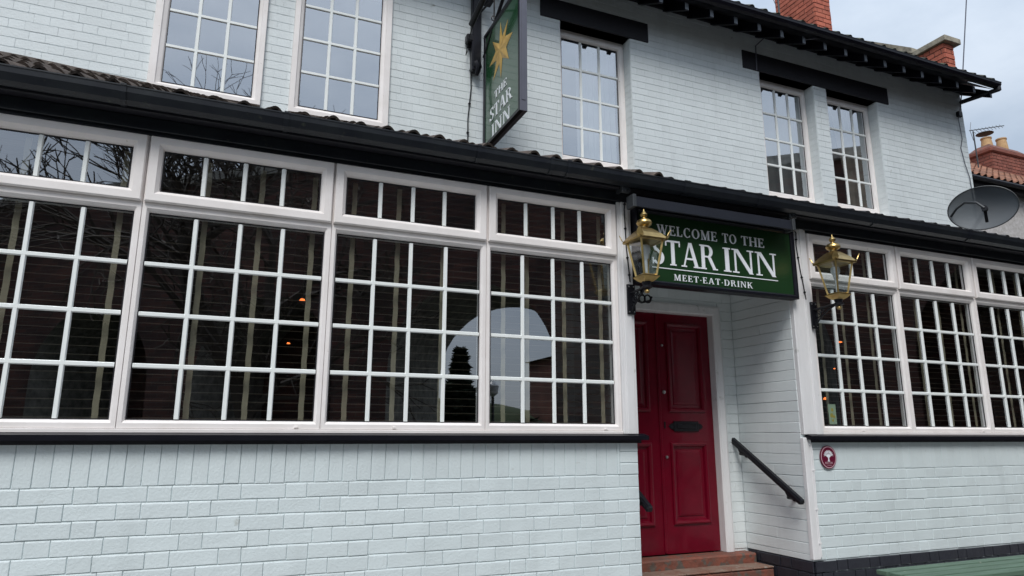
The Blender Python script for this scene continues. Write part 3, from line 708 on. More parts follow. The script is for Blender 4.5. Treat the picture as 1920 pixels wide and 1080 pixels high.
for sx, xx in ((-1, 3.545), (1, 3.80)):
    b.prism([(xx, 1.665), (xx+sx*.03, 1.675), (xx+sx*.045, 1.692), (xx+sx*.03, 1.710), (xx, 1.72)], lambda a_, c_: (a_, yd-.010, c_), lambda a_, c_: (a_, yd, c_))
b.build('letterbox', M['iron'], door)
# ---- steps
st = thing('door_steps', 'worn red and grey brick steps below the maroon door', 'steps')
MB().box(PX0+.002, PX1-.02, .585, .76, GZ, .672, .012).build('threshold_step', M['terra'], st)
b = MB(); b.box(PX0+.002, PX1-.016, .40, .584, GZ, .585, .014); b.build('step', M['terra'], st)
for i in range(7):
    MB().box(PX0+.01+i*.2125, PX0+.2175+i*.2125, .395, .583, .585, .597+U(-.002, .004), .005).build('brick', M['tread'], st)
MB().box(PX0+.002, PX1-.016, .05, .399, GZ, .42, .014).build('step', M['terra'], st)

# ================================================================== LETTERING
def sig():  # glyph set: cap height 1
    G = {}
    s, t, sf, sh = .175, .072, .055, .075
    def rect(a, b, c, d): return [(a, b), (c, b), (c, d), (a, d)]
    def dg(xa, ya, xb, yb, w_): return [(xa, ya), (xa+w_, ya), (xb+w_, yb), (xb, yb)]
    def arc(cx, cy, rx, ry, tx, ty, a0, a1, n=18):
        o = []
        for i in range(n):
            A, B = math.radians(a0+(a1-a0)*i/n), math.radians(a0+(a1-a0)*(i+1)/n)
            o.append([(cx+rx*math.cos(A), cy+ry*math.sin(A)), (cx+rx*math.cos(B), cy+ry*math.sin(B)), (cx+(rx-tx)*math.cos(B), cy+(ry-ty)*math.sin(B)), (cx+(rx-tx)*math.cos(A), cy+(ry-ty)*math.sin(A))])
        return o
    def stem(x, w_=None, top=True, bot=True):
        w_ = w_ or s; o = [rect(x, 0, x+w_, 1)]
        if bot: o.append(rect(x-sh, 0, x+w_+sh, sf))
        if top: o.append(rect(x-sh, 1-sf, x+w_+sh, 1))
        return o
    G['I'] = (s+2*sh, stem(sh))
    G['T'] = (.80, [rect(.40-s/2, 0, .40+s/2, 1), rect(.40-s/2-sh, 0, .40+s/2+sh, sf), rect(.02, .93, .78, 1), rect(.02, .77, .08, .95), rect(.72, .77, .78, .95)])
    G['H'] = (.92, stem(sh) + stem(.92-sh-s) + [rect(sh+s-.01, .47, .92-sh-s+.01, .47+t)])
    def EE(): return stem(sh) + [rect(sh, .93, .66, 1), rect(.60, .78, .66, .95), rect(sh+s-.01, .47, .52, .47+t), rect(.47, .38, .52, .64), rect(sh, 0, .70, .07), rect(.64, .05, .70, .24)]
    G['E'] = (.72, EE())
    G['L'] = (.66, stem(sh) + [rect(sh, 0, .64, .07), rect(.58, .05, .64, .26)])
    G['C'] = (.84, arc(.46, .5, .43, .515, .18, .06, 48, 312, 26) + [rect(.70, .70, .755, .98), rect(.70, .06, .755, .26)])
    G['O'] = (.94, arc(.47, .5, .45, .515, .18, .06, 0, 360, 30))
    G['W'] = (1.28, [dg(.06, 1, .34, 0, s*.95), dg(.34+.04, 0, .60, 1, t), dg(.52, 1, .80, 0, s*.95), dg(.84, 0, 1.12, 1, t), rect(.0, 1-sf, .32, 1), rect(.46, 1-sf, .76, 1), rect(1.02, 1-sf, 1.28, 1)])
    G['M'] = (1.12, [rect(.12, 0, .12+t, 1), rect(.02, 0, .30, sf), rect(.02, 1-sf, .2, 1), dg(.12, 1, .46, 0, s*.95), dg(.50, 0, .84, 1, t), rect(.84, 0, .84+s, 1), rect(.76, 0, 1.10, sf), rect(.86, 1-sf, 1.10, 1)])
    G['N'] = (1.0, [rect(.12, 0, .12+t, 1), rect(.02, 0, .30, sf), rect(.02, 1-sf, .2, 1), dg(.12, 1, .76, 0, s), rect(.82, .0, .82+t, 1), rect(.70, 1-sf, .99, 1)])
    G['A'] = (.98, [dg(.10, 0, .42, 1, t), dg(.40, 1, .72, 0, s), rect(.25, .30, .74, .30+t), rect(.0, 0, .28, sf), rect(.64, 0, .98, sf)])
    G['R'] = (.92, stem(sh) + arc(.42, .745, .27, .255, .17, .065, -92, 92, 14) + [rect(sh+s-.01, .935, .43, 1), rect(sh+s-.01, .49, .43, .555), dg(.40, .51, .68, 0, s), rect(.66, 0, .92, sf)])
    G['D'] = (.92, stem(sh) + arc(.42, .5, .45, .5, .18, .065, -91, 91, 20) + [rect(sh+s-.01, .935, .43, 1), rect(sh+s-.01, 0, .43, .065)])
    G['K'] = (.94, stem(sh) + [dg(.22, .42, .70, 1, t*1.15), dg(.34, .56, .68, 0, s), rect(.60, 1-sf, .88, 1), rect(.62, 0, .93, sf)])
    G['S'] = (.66, [[(p[0], p[1]) for p in q] for q in arc(.34, .735, .26, .28, .15, .065, 38, 235, 16)] + arc(.33, .265, .29, .28, .15, .065, 220-360-60, 40, 18)[0:0]
              + arc(.32, .27, .30, .285, .16, .065, -150, 58, 18) + [dg(.40, .38, .09, .64, .19)] + [rect(.50, .76, .555, 1.0), rect(.035, .0, .09, .25)])
    G['V'] = (.9, [dg(.06, 1, .38, 0, s), dg(.42, 0, .78, 1, t), rect(0, 1-sf, .3, 1), rect(.66, 1-sf, .92, 1)])
    G['·'] = (.26, [[(.13+.075*math.cos(k*PI/5), .42+.075*math.sin(k*PI/5)) for k in range(10)]])
    G[' '] = (.34, [])
    return G
GL = sig()
def text(word, a0, a1, z0, h, put, gap=.10, parent=None, m=None, th=.004, nm='letter'):
    """letters spread from a0 to a1 along the sign; put(a, z, out) -> 3D"""
    tot = sum(GL[c][0] for c in word) + gap*(len(word)-1)
    k = (a1-a0)/tot; x = a0
    for c in word:
        b = MB(); adv, polys = GL[c]
        for i, p in enumerate(polys):
            e = th*(1+.012*(i % 23))
            P = [(x+q[0]*k, z0+q[1]*h) for q in p]
            b.prism(P, lambda a, z: put(a, z, e), lambda a, z: put(a, z, 0))
        if polys: b.build(nm, m or M['white'], parent, fix=True)
        x += (adv+gap)*k
# ---- welcome sign over the porch
ws = thing('welcome_sign', 'dark green fascia sign reading WELCOME TO THE STAR INN above the porch', 'sign')
SY = -.062
sx0, sx1, sz0, sz1 = 2.697, 4.215, 2.684, 3.262
MB().box(sx0+.03, sx1-.03, SY, .0, sz0+.02, sz1-.02).build('panel', M['green'], ws)
MB().ring(sx0, sx1, sz0, sz1, [(0, .0), (0, -.078), (.006, -.084), (.020, -.084), (.026, -.074), (.034, -.070), (.036, -.061)]).build('frame', M['black'], ws)
put = lambda a, z, o: (a, SY-.0005-o, z)
text('WELCOME', 2.886, 3.440, 3.080, .075, put, .14, ws); text('TO', 3.490, 3.628, 3.080, .075, put, .10, ws); text('THE', 3.676, 3.906, 3.080, .075, put, .12, ws)
text('STAR', 2.832, 3.428, 2.848, .192, put, .02, ws); text('INN', 3.488, 4.020, 2.848, .192, put, .05, ws)
MB().box(2.832, 4.020, SY-.004, SY-.0004, 2.817, 2.8235).build('underline', M['white'], ws)
text('MEET·EAT·DRINK', 3.020, 3.758, 2.736, .047, put, .22, ws)
# trough light over the sign
tl = thing('trough_light', 'black trough light running along the top of the green welcome sign', 'light')
b = MB(); b.prism([(-.208, 3.215), (-.200, 3.290), (-.185, 3.298), (-.12, 3.300), (-.12, 3.292), (-.178, 3.288), (-.196, 3.211)], lambda a, c: (2.60, a, c), lambda a, c: (4.10, a, c)); b.build('housing', M['troughm'], tl, fix=True)
for xx in (2.60, 4.085): MB().box(xx-.008, xx+.022, -.213, -.12, 3.208, 3.303, .003).build('end_cap', M['darkmetal'], tl)
for xx in (2.78, 3.93): MB().box(xx, xx+.02, -.13, -.02, 3.292, 3.310).build('arm', M['iron'], tl)

# ---- hanging sign
hs = thing('hanging_sign', 'green double-sided hanging pub sign with gold star and words THE STAR INN', 'sign', None)
HX = 2.200; hy0, hy1, hz0, hz1 = .915, 1.838, 4.400, 5.655
MB().box(HX+.012, HX+.064, hy0+.02, hy1-.02, hz0+.02, hz1-.02).build('panel', M['greenh'], hs)
for side in (0, 1):
    b = MB(); xx = HX if side == 0 else HX+.076; sg_ = 1 if side == 0 else -1
    vs = []; fs = []; prof = [(0, .038), (0, .0), (.030, .0), (.036, .006), (.040, .0125)]
    for a, d in prof: vs += [(xx+sg_*d, hy0+a, hz0+a), (xx+sg_*d, hy1-a, hz0+a), (xx+sg_*d, hy1-a, hz1-a), (xx+sg_*d, hy0+a, hz1-a)]
    for k in range(len(prof)-1):
        for i in range(4): j = (i+1) % 4; fs.append((4*k+i, 4*k+j, 4*k+4+j, 4*k+4+i))
    b.add(vs, fs); b.build('frame', M['frame_g'] if side else M['black'], hs)
MB().box(HX+.002, HX+.074, hy0-.006, hy0-.0005, hz0, hz1).build('edge_strip', M['frame_g'], hs)
MB().box(HX+.020, HX+.056, hy0-.011, hy0-.005, hz0+.10, hz1, .001).build('cover_strip', M['frame_g'], hs)
for side in (0, 1):
    if side == 0: hp_ = lambda a, z, o: (HX+.0118-o, -a, z)
    else: hp_ = lambda a, z, o: (HX+.0642+o, a-2*.0+0, z)
    if side == 0:
        text('THE', -1.543, -1.235, 4.806, .078, hp_, .16, hs); text('STAR', -1.668, -1.105, 4.618, .130, hp_, .04, hs); text('INN', -1.612, -1.155, 4.437, .128, hp_, .12, hs)
    else:
        text('THE', 1.22, 1.53, 4.806, .078, hp_, .16, hs); text('STAR', 1.10, 1.66, 4.618, .130, hp_, .04, hs); text('INN', 1.15, 1.61, 4.437, .128, hp_, .12, hs)
star = [(1.396, 5.56), (1.338, 5.40), (1.205, 5.475), (1.247, 5.35), (1.095, 5.27), (1.215, 5.19), (1.185, 5.045), (1.336, 5.12), (1.381, 4.945), (1.435, 5.096), (1.585, 5.02), (1.524, 5.189), (1.685, 5.232), (1.555, 5.323), (1.605, 5.46), (1.439, 5.366)]
cy_, cz_ = 1.385, 5.245
star = [(a, c) if i % 2 == 0 else (cy_+(a-cy_)*.80, cz_+(c-cz_)*.80) for i, (a, c) in enumerate(star)]
for side in (0, 1):
    xx = HX+.0115 if side == 0 else HX+.0645; sg_ = -1 if side == 0 else 1
    b = MB(); n = len(star); vs = [(xx+sg_*.016, cy_, cz_)]
    for i, (a, c) in enumerate(star): vs.append((xx+sg_*(.001 if i % 2 == 0 else .002), a, c))
    mid = []
    fs = [(0, 1+i, 1+(i+1) % n) for i in range(n)]
    # creased points: ridge runs centre -> tip, valley centre -> notch
    b.add(vs, fs); b.build('gold_star', M['gold'], hs)
# bracket: wall post, arm, curved strut, spotlight
sb = thing('sign_bracket', 'black timber and iron bracket on the upper wall that carries the hanging star sign', 'bracket')
MB().box(2.085, 2.185, YU-.095, YU-.012, 5.26, 6.35, .012).build('post', M['black'], sb)
b = MB(); b.tube([(2.135, YU-.09, 5.34), (2.15, YU-.11, 5.30), (2.14, YU-.07, 5.22)], [.05, .035, .02], 8); b.build('post_finial', M['black'], sb, True)
MB().box(2.20, 2.276, .86, YU-.09, 6.02, 6.09, .006).build('arm', M['iron'], sb)
b = MB(); b.tube([(2.21, YU-.10, 5.42), (2.22, 1.62, 5.62), (2.235, 1.32, 5.86), (2.24, 1.1, 6.03)], .018, 8); b.tube([(2.14, YU-.09, 5.9), (2.2, 1.6, 5.93), (2.236, 1.3, 6.02)], .012, 6); b.build('strut', M['iron'], sb, True)
for yy in (1.12, 1.64):
    b = MB(); b.tube([(2.238, yy, 5.655), (2.238, yy, 6.03)], .008, 6)
    b.tube([(2.238+.03*math.cos(k*PI/4), yy, 5.75+.03*math.sin(k*PI/4)) for k in range(9)], .006, 6); b.build('hanger', M['iron'], sb, True)
sl_ = thing('sign_spotlight', 'black tubular light angled beside the hanging star sign', 'light')
b = MB(); b.tube([(2.015, 1.70, 5.66), (2.035, 1.25, 5.80)], .030, 12); b.build('tube_housing', M['iron'], sl_, True)
b = MB(); b.tube([(2.13, YU-.1, 5.86), (2.08, 1.6, 5.84), (2.03, 1.42, 5.75)], .009, 6); b.build('arm', M['iron'], sl_, True)
jb = thing('junction_box', 'small black electrical box on the wall left of the hanging sign bracket', 'electrical box')
MB().box(2.03, 2.13, YU-.085, YU-.002, 5.575, 5.675, .012).build('box', M['iron'], jb)
MB().box(2.05, 2.11, YU-.092, YU-.083, 5.595, 5.655, .004).build('lid', M['iron'], jb)
def cable(name, pts, r, m, label, clips=True):
    o = thing(name, label, 'cable'); MB().tube(pts, r, 6).build('wire', m, o, True)
    if clips:
        P = [Vector(p) for p in pts]
        for i in range(len(P)-1):
            L_ = (P[i+1]-P[i]).length; n = max(1, int(L_/.22))
            for k in range(n):
                q = P[i].lerp(P[i+1], (k+.5)/n); MB().box(q.x-r*1.8, q.x+r*1.8, q.y-r*1.3, q.y+r*1.6, q.z-.006, q.z+.006, .001).build('clip', m, o)
    return o
cable('cable', [(2.05, YU-.03, 5.60), (2.09, YU-.014, 5.50), (2.105, YU-.012, 5.1), (2.075, YU-.012, 4.75), (2.078, YU-.012, 4.46)], .007, M['iron'], 'black cable running down the upper wall left of the hanging sign')
cable('cable', [(2.02, 1.66, 5.64), (2.0, 1.75, 5.50), (2.03, YU-.05, 5.44), (2.08, YU-.02, 5.56)], .005, M['iron'], 'looped black cable between the tubular sign light and the electrical box', False)

# ================================================================== LANTERNS
def lantern(cx, cy, zb, label, wall_y=-.03):
    L = thing('wall_lantern', label, 'lantern', 'brass lanterns either side of the porch')
    z = lambda v: zb + v
    # brass cage
    b = MB(); hw0, hw1 = .050, .088; g0, g1 = z(.125), z(.372)
    def P(sx, sy, t): h = hw0+(hw1-hw0)*t; return Vector((cx+sx*h, cy+sy*h, g0+(g1-g0)*t))
    for sx in (-1, 1):
        for sy in (-1, 1): b.tube([P(sx, sy, 0), P(sx, sy, 1)], .0092, 4)
    for t in (0, 1):
        c4 = [P(-1,-1,t), P(1,-1,t), P(1,1,t), P(-1,1,t)]
        for i in range(4): b.tube([c4[i], c4[(i+1) % 4]], .0065, 4)
    b.build('cage', M['brass'], L)
    for sx, sy in ((-1,0),(1,0),(0,-1),(0,1)):
        q = []
        for e, t in ((-1, 0), (1, 0), (1, 1), (-1, 1)):
            h = (hw0+(hw1-hw0)*t)*.97; q.append((cx+(sx*h if sx else e*h), cy+(sy*h if sy else e*h), g0+(g1-g0)*t))
        MB().add(q, [(0,1,2,3)]).build('pane', M['lglass'], L)
    r2 = math.sqrt(2)
    MB().lathe([(.030*r2, z(.080)), (.046*r2, z(.092)), (.060*r2, z(.108)), (.066*r2, z(.114)), (.066*r2, z(.121)), (.052*r2, z(.125)), (.01, z(.126))], cx, cy, 4, True).build('base', M['brass'], L)
    MB().lathe([(.09*r2, z(.368)), (.112*r2, z(.366)), (.114*r2, z(.378)), (.106*r2, z(.390)), (.084*r2, z(.418)), (.056*r2, z(.446)), (.036*r2, z(.464)), (.01, z(.463))], cx, cy, 4, True).build('roof', M['brass'], L)
    for sx in (-1, 1):
        for sy in (-1, 1):
            b = MB(); d = Vector((sx, sy, 0)).normalized(); o_ = Vector((cx+sx*.108, cy+sy*.108, z(.378)))
            pts = [o_ - d*.012 + Vector((0,0,-.006)), o_ + d*.006+Vector((0,0,.012)), o_+d*.016+Vector((0,0,.036)), o_+d*.026+Vector((0,0,.056))]
            sd_ = Vector((-d.y, d.x, 0)); ws_ = [.018, .024, .017, .003]; vs = []; fs = []
            for p, w_ in zip(pts, ws_): vs += [p-sd_*w_, p+sd_*w_, p+sd_*w_+d*.005, p-sd_*w_+d*.005]
            for k in range(3):
                for i in range(4): j = (i+1) % 4; fs.append((4*k+i, 4*k+j, 4*k+4+j, 4*k+4+i))
            b.add(vs, fs + [(0,1,2,3), (12,13,14,15)]); b.build('corner_leaf', M['brass'], L)
    MB().lathe([(.030, z(.455)), (.034, z(.462)), (.034, z(.468)), (.027, z(.472)), (.027, z(.480)), (.048, z(.490)), (.056, z(.506)), (.051, z(.522)), (.032, z(.535)), (.015, z(.541)), (.012, z(.550)), (.022, z(.556)), (.026, z(.568)), (.020, z(.580)), (.008, z(.592)), (.004, z(.606)), (.001, z(.612))], cx, cy, 20).build('finial', M['brass'], L, True)
    MB().lathe([(.001, z(.0)), (.012, z(.003)), (.019, z(.016)), (.016, z(.028)), (.010, z(.034))], cx, cy, 16).build('pendant_knob', M['brass'], L, True)
    MB().lathe([(.020, z(.032)), (.036, z(.040)), (.036, z(.052)), (.026, z(.058)), (.030, z(.068)), (.034, z(.082))], cx, cy, 18).build('collar', M['iron'], L, True)
    MB().lathe([(.010, z(.125)), (.012, z(.13)), (.012, z(.24)), (.020, z(.25)), (.022, z(.275)), (.031, z(.29)), (.036, z(.315)), (.031, z(.340)), (.014, z(.352))], cx, cy, 16).build('bulb', M['bulb'], L, True)
    # iron bracket: back plate, arm, scrolls
    wy = wall_y; pz0, pz1 = z(-.115), z(.105)
    MB().box(cx-.034, cx+.034, wy-.014, wy, pz0, pz1, .004).build('back_plate', M['iron'], L)
    b = MB(); b.tube([(cx, wy-.01, z(.040)), (cx, cy+.02, z(.050)), (cx, cy, z(.050))], .010, 8)
    def scroll(c0, c1, r, turns, a0, sgn=1, rad=.006):
        pts = [];
        for k in range(22):
            t = k/21; a = a0+sgn*turns*2*PI*t; q = r*(1-.72*t); pts.append((cx, c0+q*math.cos(a), c1+q*math.sin(a)))
        b.tube(pts, rad, 6)
    scroll(wy-.052, z(-.005), .030, 1.3, PI*.5, 1, .005); scroll(wy-.102, z(.018), .020, 1.2, PI*.6, -1, .0045); scroll(wy-.030, z(-.055), .020, 1.1, -PI*.4, 1, .0045)
    b.tube([(cx, wy-.012, z(-.095)), (cx, wy-.05, z(-.055)), (cx, wy-.10, z(-.015)), (cx, wy-.165, z(.022)), (cx, cy+.03, z(.044))], .0065, 6)
    b.build('scroll_bracket', M['iron'], L, True)
    for dx in (-.02, .02):
        for zz in (pz0+.018, pz1-.018):
            MB().lathe([(.006, 0), (.0055, .003), (.001, .004)], 0, 0, 8).build('screw', M['steel'], L).matrix_basis = Matrix.Translation((cx+dx, wy-.014, zz)) @ Matrix.Rotation(PI/2, 4, 'X')
    return L
lantern(2.655, -.245, 2.572, 'brass lantern on black scroll bracket overlapping the welcome sign, left of the door', -.034)
lantern(4.398, -.290, 2.576, 'brass lantern on black scroll bracket in front of the windows right of the door', -.030)
# small square lights under the eaves and their cables
for x, y, z, lab in ((2.575, -.125, 3.365, 'small square black floodlight under the gutter above the left lantern'), (4.14, -.13, 3.365, 'small square black floodlight under the gutter above the right-hand porch post')):
    t_ = thing('floodlight', lab, 'light', 'small square floodlights under the gutter')
    MB().box(x-.036, x+.036, y-.035, y, z-.036, z+.036, .006).build('body', M['darkmetal'], t_)
    MB().lathe([(.028, 0), (.026, .008), (.015, .014), (.001, .015)], 0, 0, 18).build('lens', M['steel'] if False else M['gutter'], t_, True).matrix_basis = Matrix.Translation((x, y-.034, z)) @ Matrix.Rotation(PI/2, 4, 'X')
    MB().box(x-.01, x+.01, y, -.028, z-.01, z+.03).build('arm', M['darkmetal'], t_)
cable('cable', [(2.63, -.05, 3.32), (2.625, -.040, 3.24), (2.632, -.040, 2.95), (2.645, -.040, 2.80), (2.652, -.040, 2.695)], .0045, M['iron'], 'thin black cable down the white post to the left lantern')
cable('cable', [(4.24, -.035, 3.315), (4.295, -.028, 3.26), (4.285, -.026, 3.15), (4.305, -.026, 2.95), (4.325, -.026, 2.82), (4.335, -.03, 2.70)], .0045, M['iron'], 'thin black cable down the white post to the right lantern')
cable('cable', [(4.235, -.035, 3.315), (4.232, -.026, 3.24), (4.222, -.026, 3.05), (4.238, -.026, 2.86), (4.216, -.03, 2.80)], .0045, M['iron'], 'thin black cable looping from the eaves into the right side of the welcome sign')
cable('conduit', [(4.246, -.018, 1.60), (4.268, -.016, 1.50), (4.262, -.016, .92), (4.268, -.016, .72)], .006, M['wood'], 'white plastic conduit down the corner beside the porch')
# ceiling light bracket in the porch
cl = thing('porch_light', 'black wrought scroll light under the porch ceiling behind the welcome sign', 'light')
b = MB()
for k in range(3):
    b.tube([(3.02+.055*k+.03*math.cos(a*PI/6), .45, 2.70+.032*math.sin(a*PI/6)) for a in range(13)], .007, 6)
b.tube([(2.98, .45, 2.72), (3.0, .45, 2.685), (3.07, .45, 2.665), (3.15, .45, 2.685), (3.17, .45, 2.72)], .009, 6); b.tube([(3.075, .45, 2.72), (3.075, .45, 2.95)], .012, 6)
b.build('scrollwork', M['iron'], cl, True)
# ---- handrails
def rail(x, xs, label):
    t_ = thing('handrail', label, 'handrail', 'sloping black handrails in the porch')
    a, c = Vector((x, .735, 1.585)), Vector((x, .0, 1.122)); d = (c-a).normalized(); up = Vector((1, 0, 0)).cross(d)
    vs = []; sec = [(-.021, -.020), (.021, -.020), (.023, .004), (.014, .022), (-.014, .022), (-.023, .004)]
    up = Vector((0, d.z, -d.y)); up = up if up.z > 0 else -up
    for p, k in ((a-d*.015, .6), (a, 1), (c, 1), (c+d*.01, .8)):
        for q in sec: vs.append(p + Vector((q[0]*k, 0, 0)) + up*q[1]*k)
    n = 6; fs = [(i*n+k, i*n+(k+1) % n, (i+1)*n+(k+1) % n, (i+1)*n+k) for i in range(3) for k in range(n)] + [tuple(range(n)), tuple(range(3*n, 4*n))]
    MB().add(vs, fs).build('rail', M['iron'], t_, fix=True)
    for f in (.17, .86):
        p = a.lerp(c, f); b = MB(); b.tube([p-up*.02, p-up*.05+Vector((xs*.0, 0, 0)), p-up*.06+Vector((xs*.07, 0, 0))], [.016, .014, .014], 8)
        b.lathe([(.001, 0), (.03, 0), (.03, .008), (.001, .009)], 0, 0, 12)
        b.tube([p-up*.024-d*.05, p-up*.036, p-up*.024+d*.05], [.006, .014, .006], 6)
        nb = MB(); nb.v = b.v; nb.f = b.f
        # move the wall rose (last lathe) onto the wall
        nb = MB(); nb.tube([p-up*.02, p-up*.05, p-up*.055+Vector((xs*.03, 0, 0)), p-up*.055+Vector((xs*.072, 0, 0))], [.016, .015, .013, .013], 8)
        nb.tube([p-up*.055+Vector((xs*.062, 0, 0)), p-up*.055+Vector((xs*.075, 0, 0))], .03, 12); nb.tube([p-up*.022-d*.06, p-up*.038, p-up*.022+d*.06], [.006, .016, .006], 6)
        nb.build('bracket', M['iron'], t_, True)
rail(4.132, 1, 'black metal handrail sloping down the right-hand porch wall')
rail(2.768, -1, 'black metal handrail mostly hidden behind the left wall, only its end showing against the door')
# ---- oval plaque
pq = thing('wall_plaque', 'small oval maroon plaque with a white tree and words RED OAK TAVERNS', 'plaque')
def ell(a, c, rx, rz, n=36): return [(a+rx*math.cos(2*PI*k/n), c+rz*math.sin(2*PI*k/n)) for k in range(n)]
px_, pz_ = 4.431, 1.449
yy0 = -.006
MB().prism(ell(px_, pz_, .083, .088), lambda a, c: (a, yy0-.010, c), lambda a, c: (a, yy0, c)).build('disc', M['plaque'], pq, fix=True)
def oring(rx, rz, t, y, m, nm):
    o = ell(px_, pz_, rx, rz); i = ell(px_, pz_, rx-t, rz-t); n = 36; b = MB()
    b.add([(p[0], y, p[1]) for p in o] + [(p[0], y, p[1]) for p in i], [(k, (k+1) % n, n+(k+1) % n, n+k) for k in range(n)]); b.build(nm, m, pq)
oring(.078, .083, .006, yy0-.0108, M['pink'], 'rim')
b = MB()
def sk(pts, w0, w1):
    for i in range(len(pts)-1):
        a, c = Vector(pts[i]), Vector(pts[i+1]); d = (c-a).normalized(); n_ = Vector((-d.y, d.x)); t0 = w0+(w1-w0)*i/(len(pts)-1); t1 = w0+(w1-w0)*(i+1)/(len(pts)-1)
        e = .0112+.0001*(len(b.f) % 9)
        b.add([(px_+q.x, yy0-e, pz_+q.y) for q in (a-n_*t0, a+n_*t0, c+n_*t1, c-n_*t1)], [(0,1,2,3)])
sk([(0, -.028), (0, 0)], .007, .006); sk([(-.012, -.030), (.012, -.030)], .002, .002)
for k in range(9):
    a = math.radians(20+140*k/8); R0 = .052
    sk([(0, -.004), (math.cos(a)*.024, .004+math.sin(a)*.020), (math.cos(a)*R0, .006+math.sin(a)*R0*.95)], .004, .0012)
    for s_ in (-.28, .28): sk([(math.cos(a)*.030, .005+math.sin(a)*.030), (math.cos(a+s_)*R0*.97, .006+math.sin(a+s_)*R0*.92)], .0018, .001)
b.build('tree_emblem', M['white'], pq)
pput = lambda a, z, o: (a, yy0-.0105-o, z)
text('RED', px_-.040, px_-.004, pz_-.050, .015, pput, .08, pq, M['pink'], .0006); text('OAK', px_+.004, px_+.040, pz_-.050, .015, pput, .08, pq, M['pink'], .0006)
text('TAVERNS', px_-.024, px_+.024, pz_-.064, .007, pput, .15, pq, M['pink'], .0006)
# ---- leaflet in the window
lf = thing('window_leaflet', 'pale green leaflet propped inside the window nearest the door on the right', 'leaflet')
MB().box(4.545, 4.625, .045, .048, 1.705, 1.865).build('sheet', M['leaf'], lf)
b = MB()
for a, c, r_ in ((4.585, 1.82, .014), (4.575, 1.775, .018), (4.60, 1.765, .012), (4.583, 1.735, .011)): b.prism([(a+r_*math.cos(k*PI/5), c+r_*math.sin(k*PI/5)) for k in range(10)], lambda q, w_: (q, .0440, w_), lambda q, w_: (q, .045, w_))
b.build('yellow_print', M['yellow'], lf, fix=True)

# ================================================================== BLINDS
where = ['in the far left window, cut off by the photo', 'inside the second window from the left', 'inside the third window from the left', 'inside the window just left of the porch',
         'inside the first window right of the porch', 'inside the middle window right of the porch', 'inside the far right window']
tapes = [[-1.40, -1.084, -.607], [-.171, .13, .441], [.689, .979, 1.286], [1.72, 1.897, 2.182, 2.479], [4.60, 4.861, 5.183], [5.485, 5.776, 6.09, 6.404], [6.62, 6.95, 7.28]]
PITCH_S = .047
for i, (a, c) in enumerate(WIN):
    t_ = thing('venetian_blind', 'dark slatted blind with beige tapes ' + where[i], 'blind', 'venetian blinds in the ground-floor windows')
    x0, x1 = a-.015, c+.015
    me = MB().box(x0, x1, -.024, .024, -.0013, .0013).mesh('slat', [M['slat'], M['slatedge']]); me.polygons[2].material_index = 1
    z = 1.705; k = 0
    while z < 3.20:
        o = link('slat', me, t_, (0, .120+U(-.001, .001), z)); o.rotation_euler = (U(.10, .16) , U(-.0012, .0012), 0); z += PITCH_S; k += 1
    MB().box(x0, x1, .09, .15, 3.205, 3.26).build('head_rail', M['slat'], t_); MB().box(x0, x1, .095, .145, 1.672, 1.694, .003).build('bottom_rail', M['slat'], t_)
    for tx in tapes[i]:
        for yy in (.094, ):
            n = 34; vs = []; fs = []
            for q in range(n+1):
                zz = 1.68+1.54*q/n; wv = .0016*math.sin(q*2.1); vs += [(tx-.0155+wv, yy+.001*math.sin(q*1.9), zz), (tx+.0155+wv, yy+.001*math.sin(q*1.9+.5), zz)]
            for q in range(n): fs.append((2*q, 2*q+1, 2*q+3, 2*q+2))
            MB().add(vs, fs).build('ladder_tape', M['tape'], t_)
# lamps lit inside
for x, y, z, s_, lab_ in ((.561, 1.7, 2.72, .020, 'upper orange glowing lamp seen through the second window from the left'), (.467, 1.6, 2.34, .011, 'smaller lower orange lamp seen through the second window from the left'),
                    (6.06, 1.2, 2.60, .016, 'dim orange lamp high behind the first window right of the porch'), (6.27, 1.5, 2.35, .010, 'tiny orange lamp at mid height behind the first window right of the porch'), (5.56, 1.0, 1.98, .020, 'orange glow low behind the first window right of the porch, above the leaflet')):
    t_ = thing('interior_lamp', lab_, 'lamp', 'lit lamps inside the pub')
    MB().lathe([(.3*s_, z-s_*.6), (1.3*s_, z-s_*.4), (s_*.8, z+s_*.5), (.2*s_, z+s_*.6)], x, y, 14).build('shade', M['lampglow'], t_, True)
    MB().lathe([(.004, z+s_*.5), (.004, 3.35)], x, y, 6).build('flex', M['iron'], t_)
# curtains upstairs
def curtain(name, lab, x0, x1, z0, z1, y, m, folds, amp=.02, cat='curtain', shape=None):
    n = int(folds*6); vs = []; fs = []; rows = 10
    for r in range(rows+1):
        tz = r/rows
        for k in range(n+1):
            t = k/n; xa, xb = shape(tz) if shape else (x0, x1)
            vs.append((xa+(xb-xa)*t, y+amp*math.sin(t*folds*2*PI+.5*math.sin(tz*3)), z0+(z1-z0)*tz))
    for r in range(rows):
        for k in range(n): fs.append((r*(n+1)+k, r*(n+1)+k+1, (r+1)*(n+1)+k+1, (r+1)*(n+1)+k))
    o = MB().add(vs, fs).build(name, m, None, True); tag(o, lab, cat); return o
curtain('net_curtain', 'pale pleated net curtain in the upstairs window right of the hanging sign', 3.50, 4.02, 4.5, 6.05, YU+.30, M['net'], 7)
curtain('net_curtain', 'grey net curtain filling the left window of the upstairs pair', 6.02, 6.90, 4.5, 6.05, YU+.30, M['grey_net'], 4, .012)
curtain('drape', 'cream curtain gathered and tied in the right window of the upstairs pair', 7.5, 7.95, 4.5, 6.1, YU+.28, M['drape'], 5, .03, shape=lambda t: (7.66-.12*abs(t-.3)*2, 7.98))
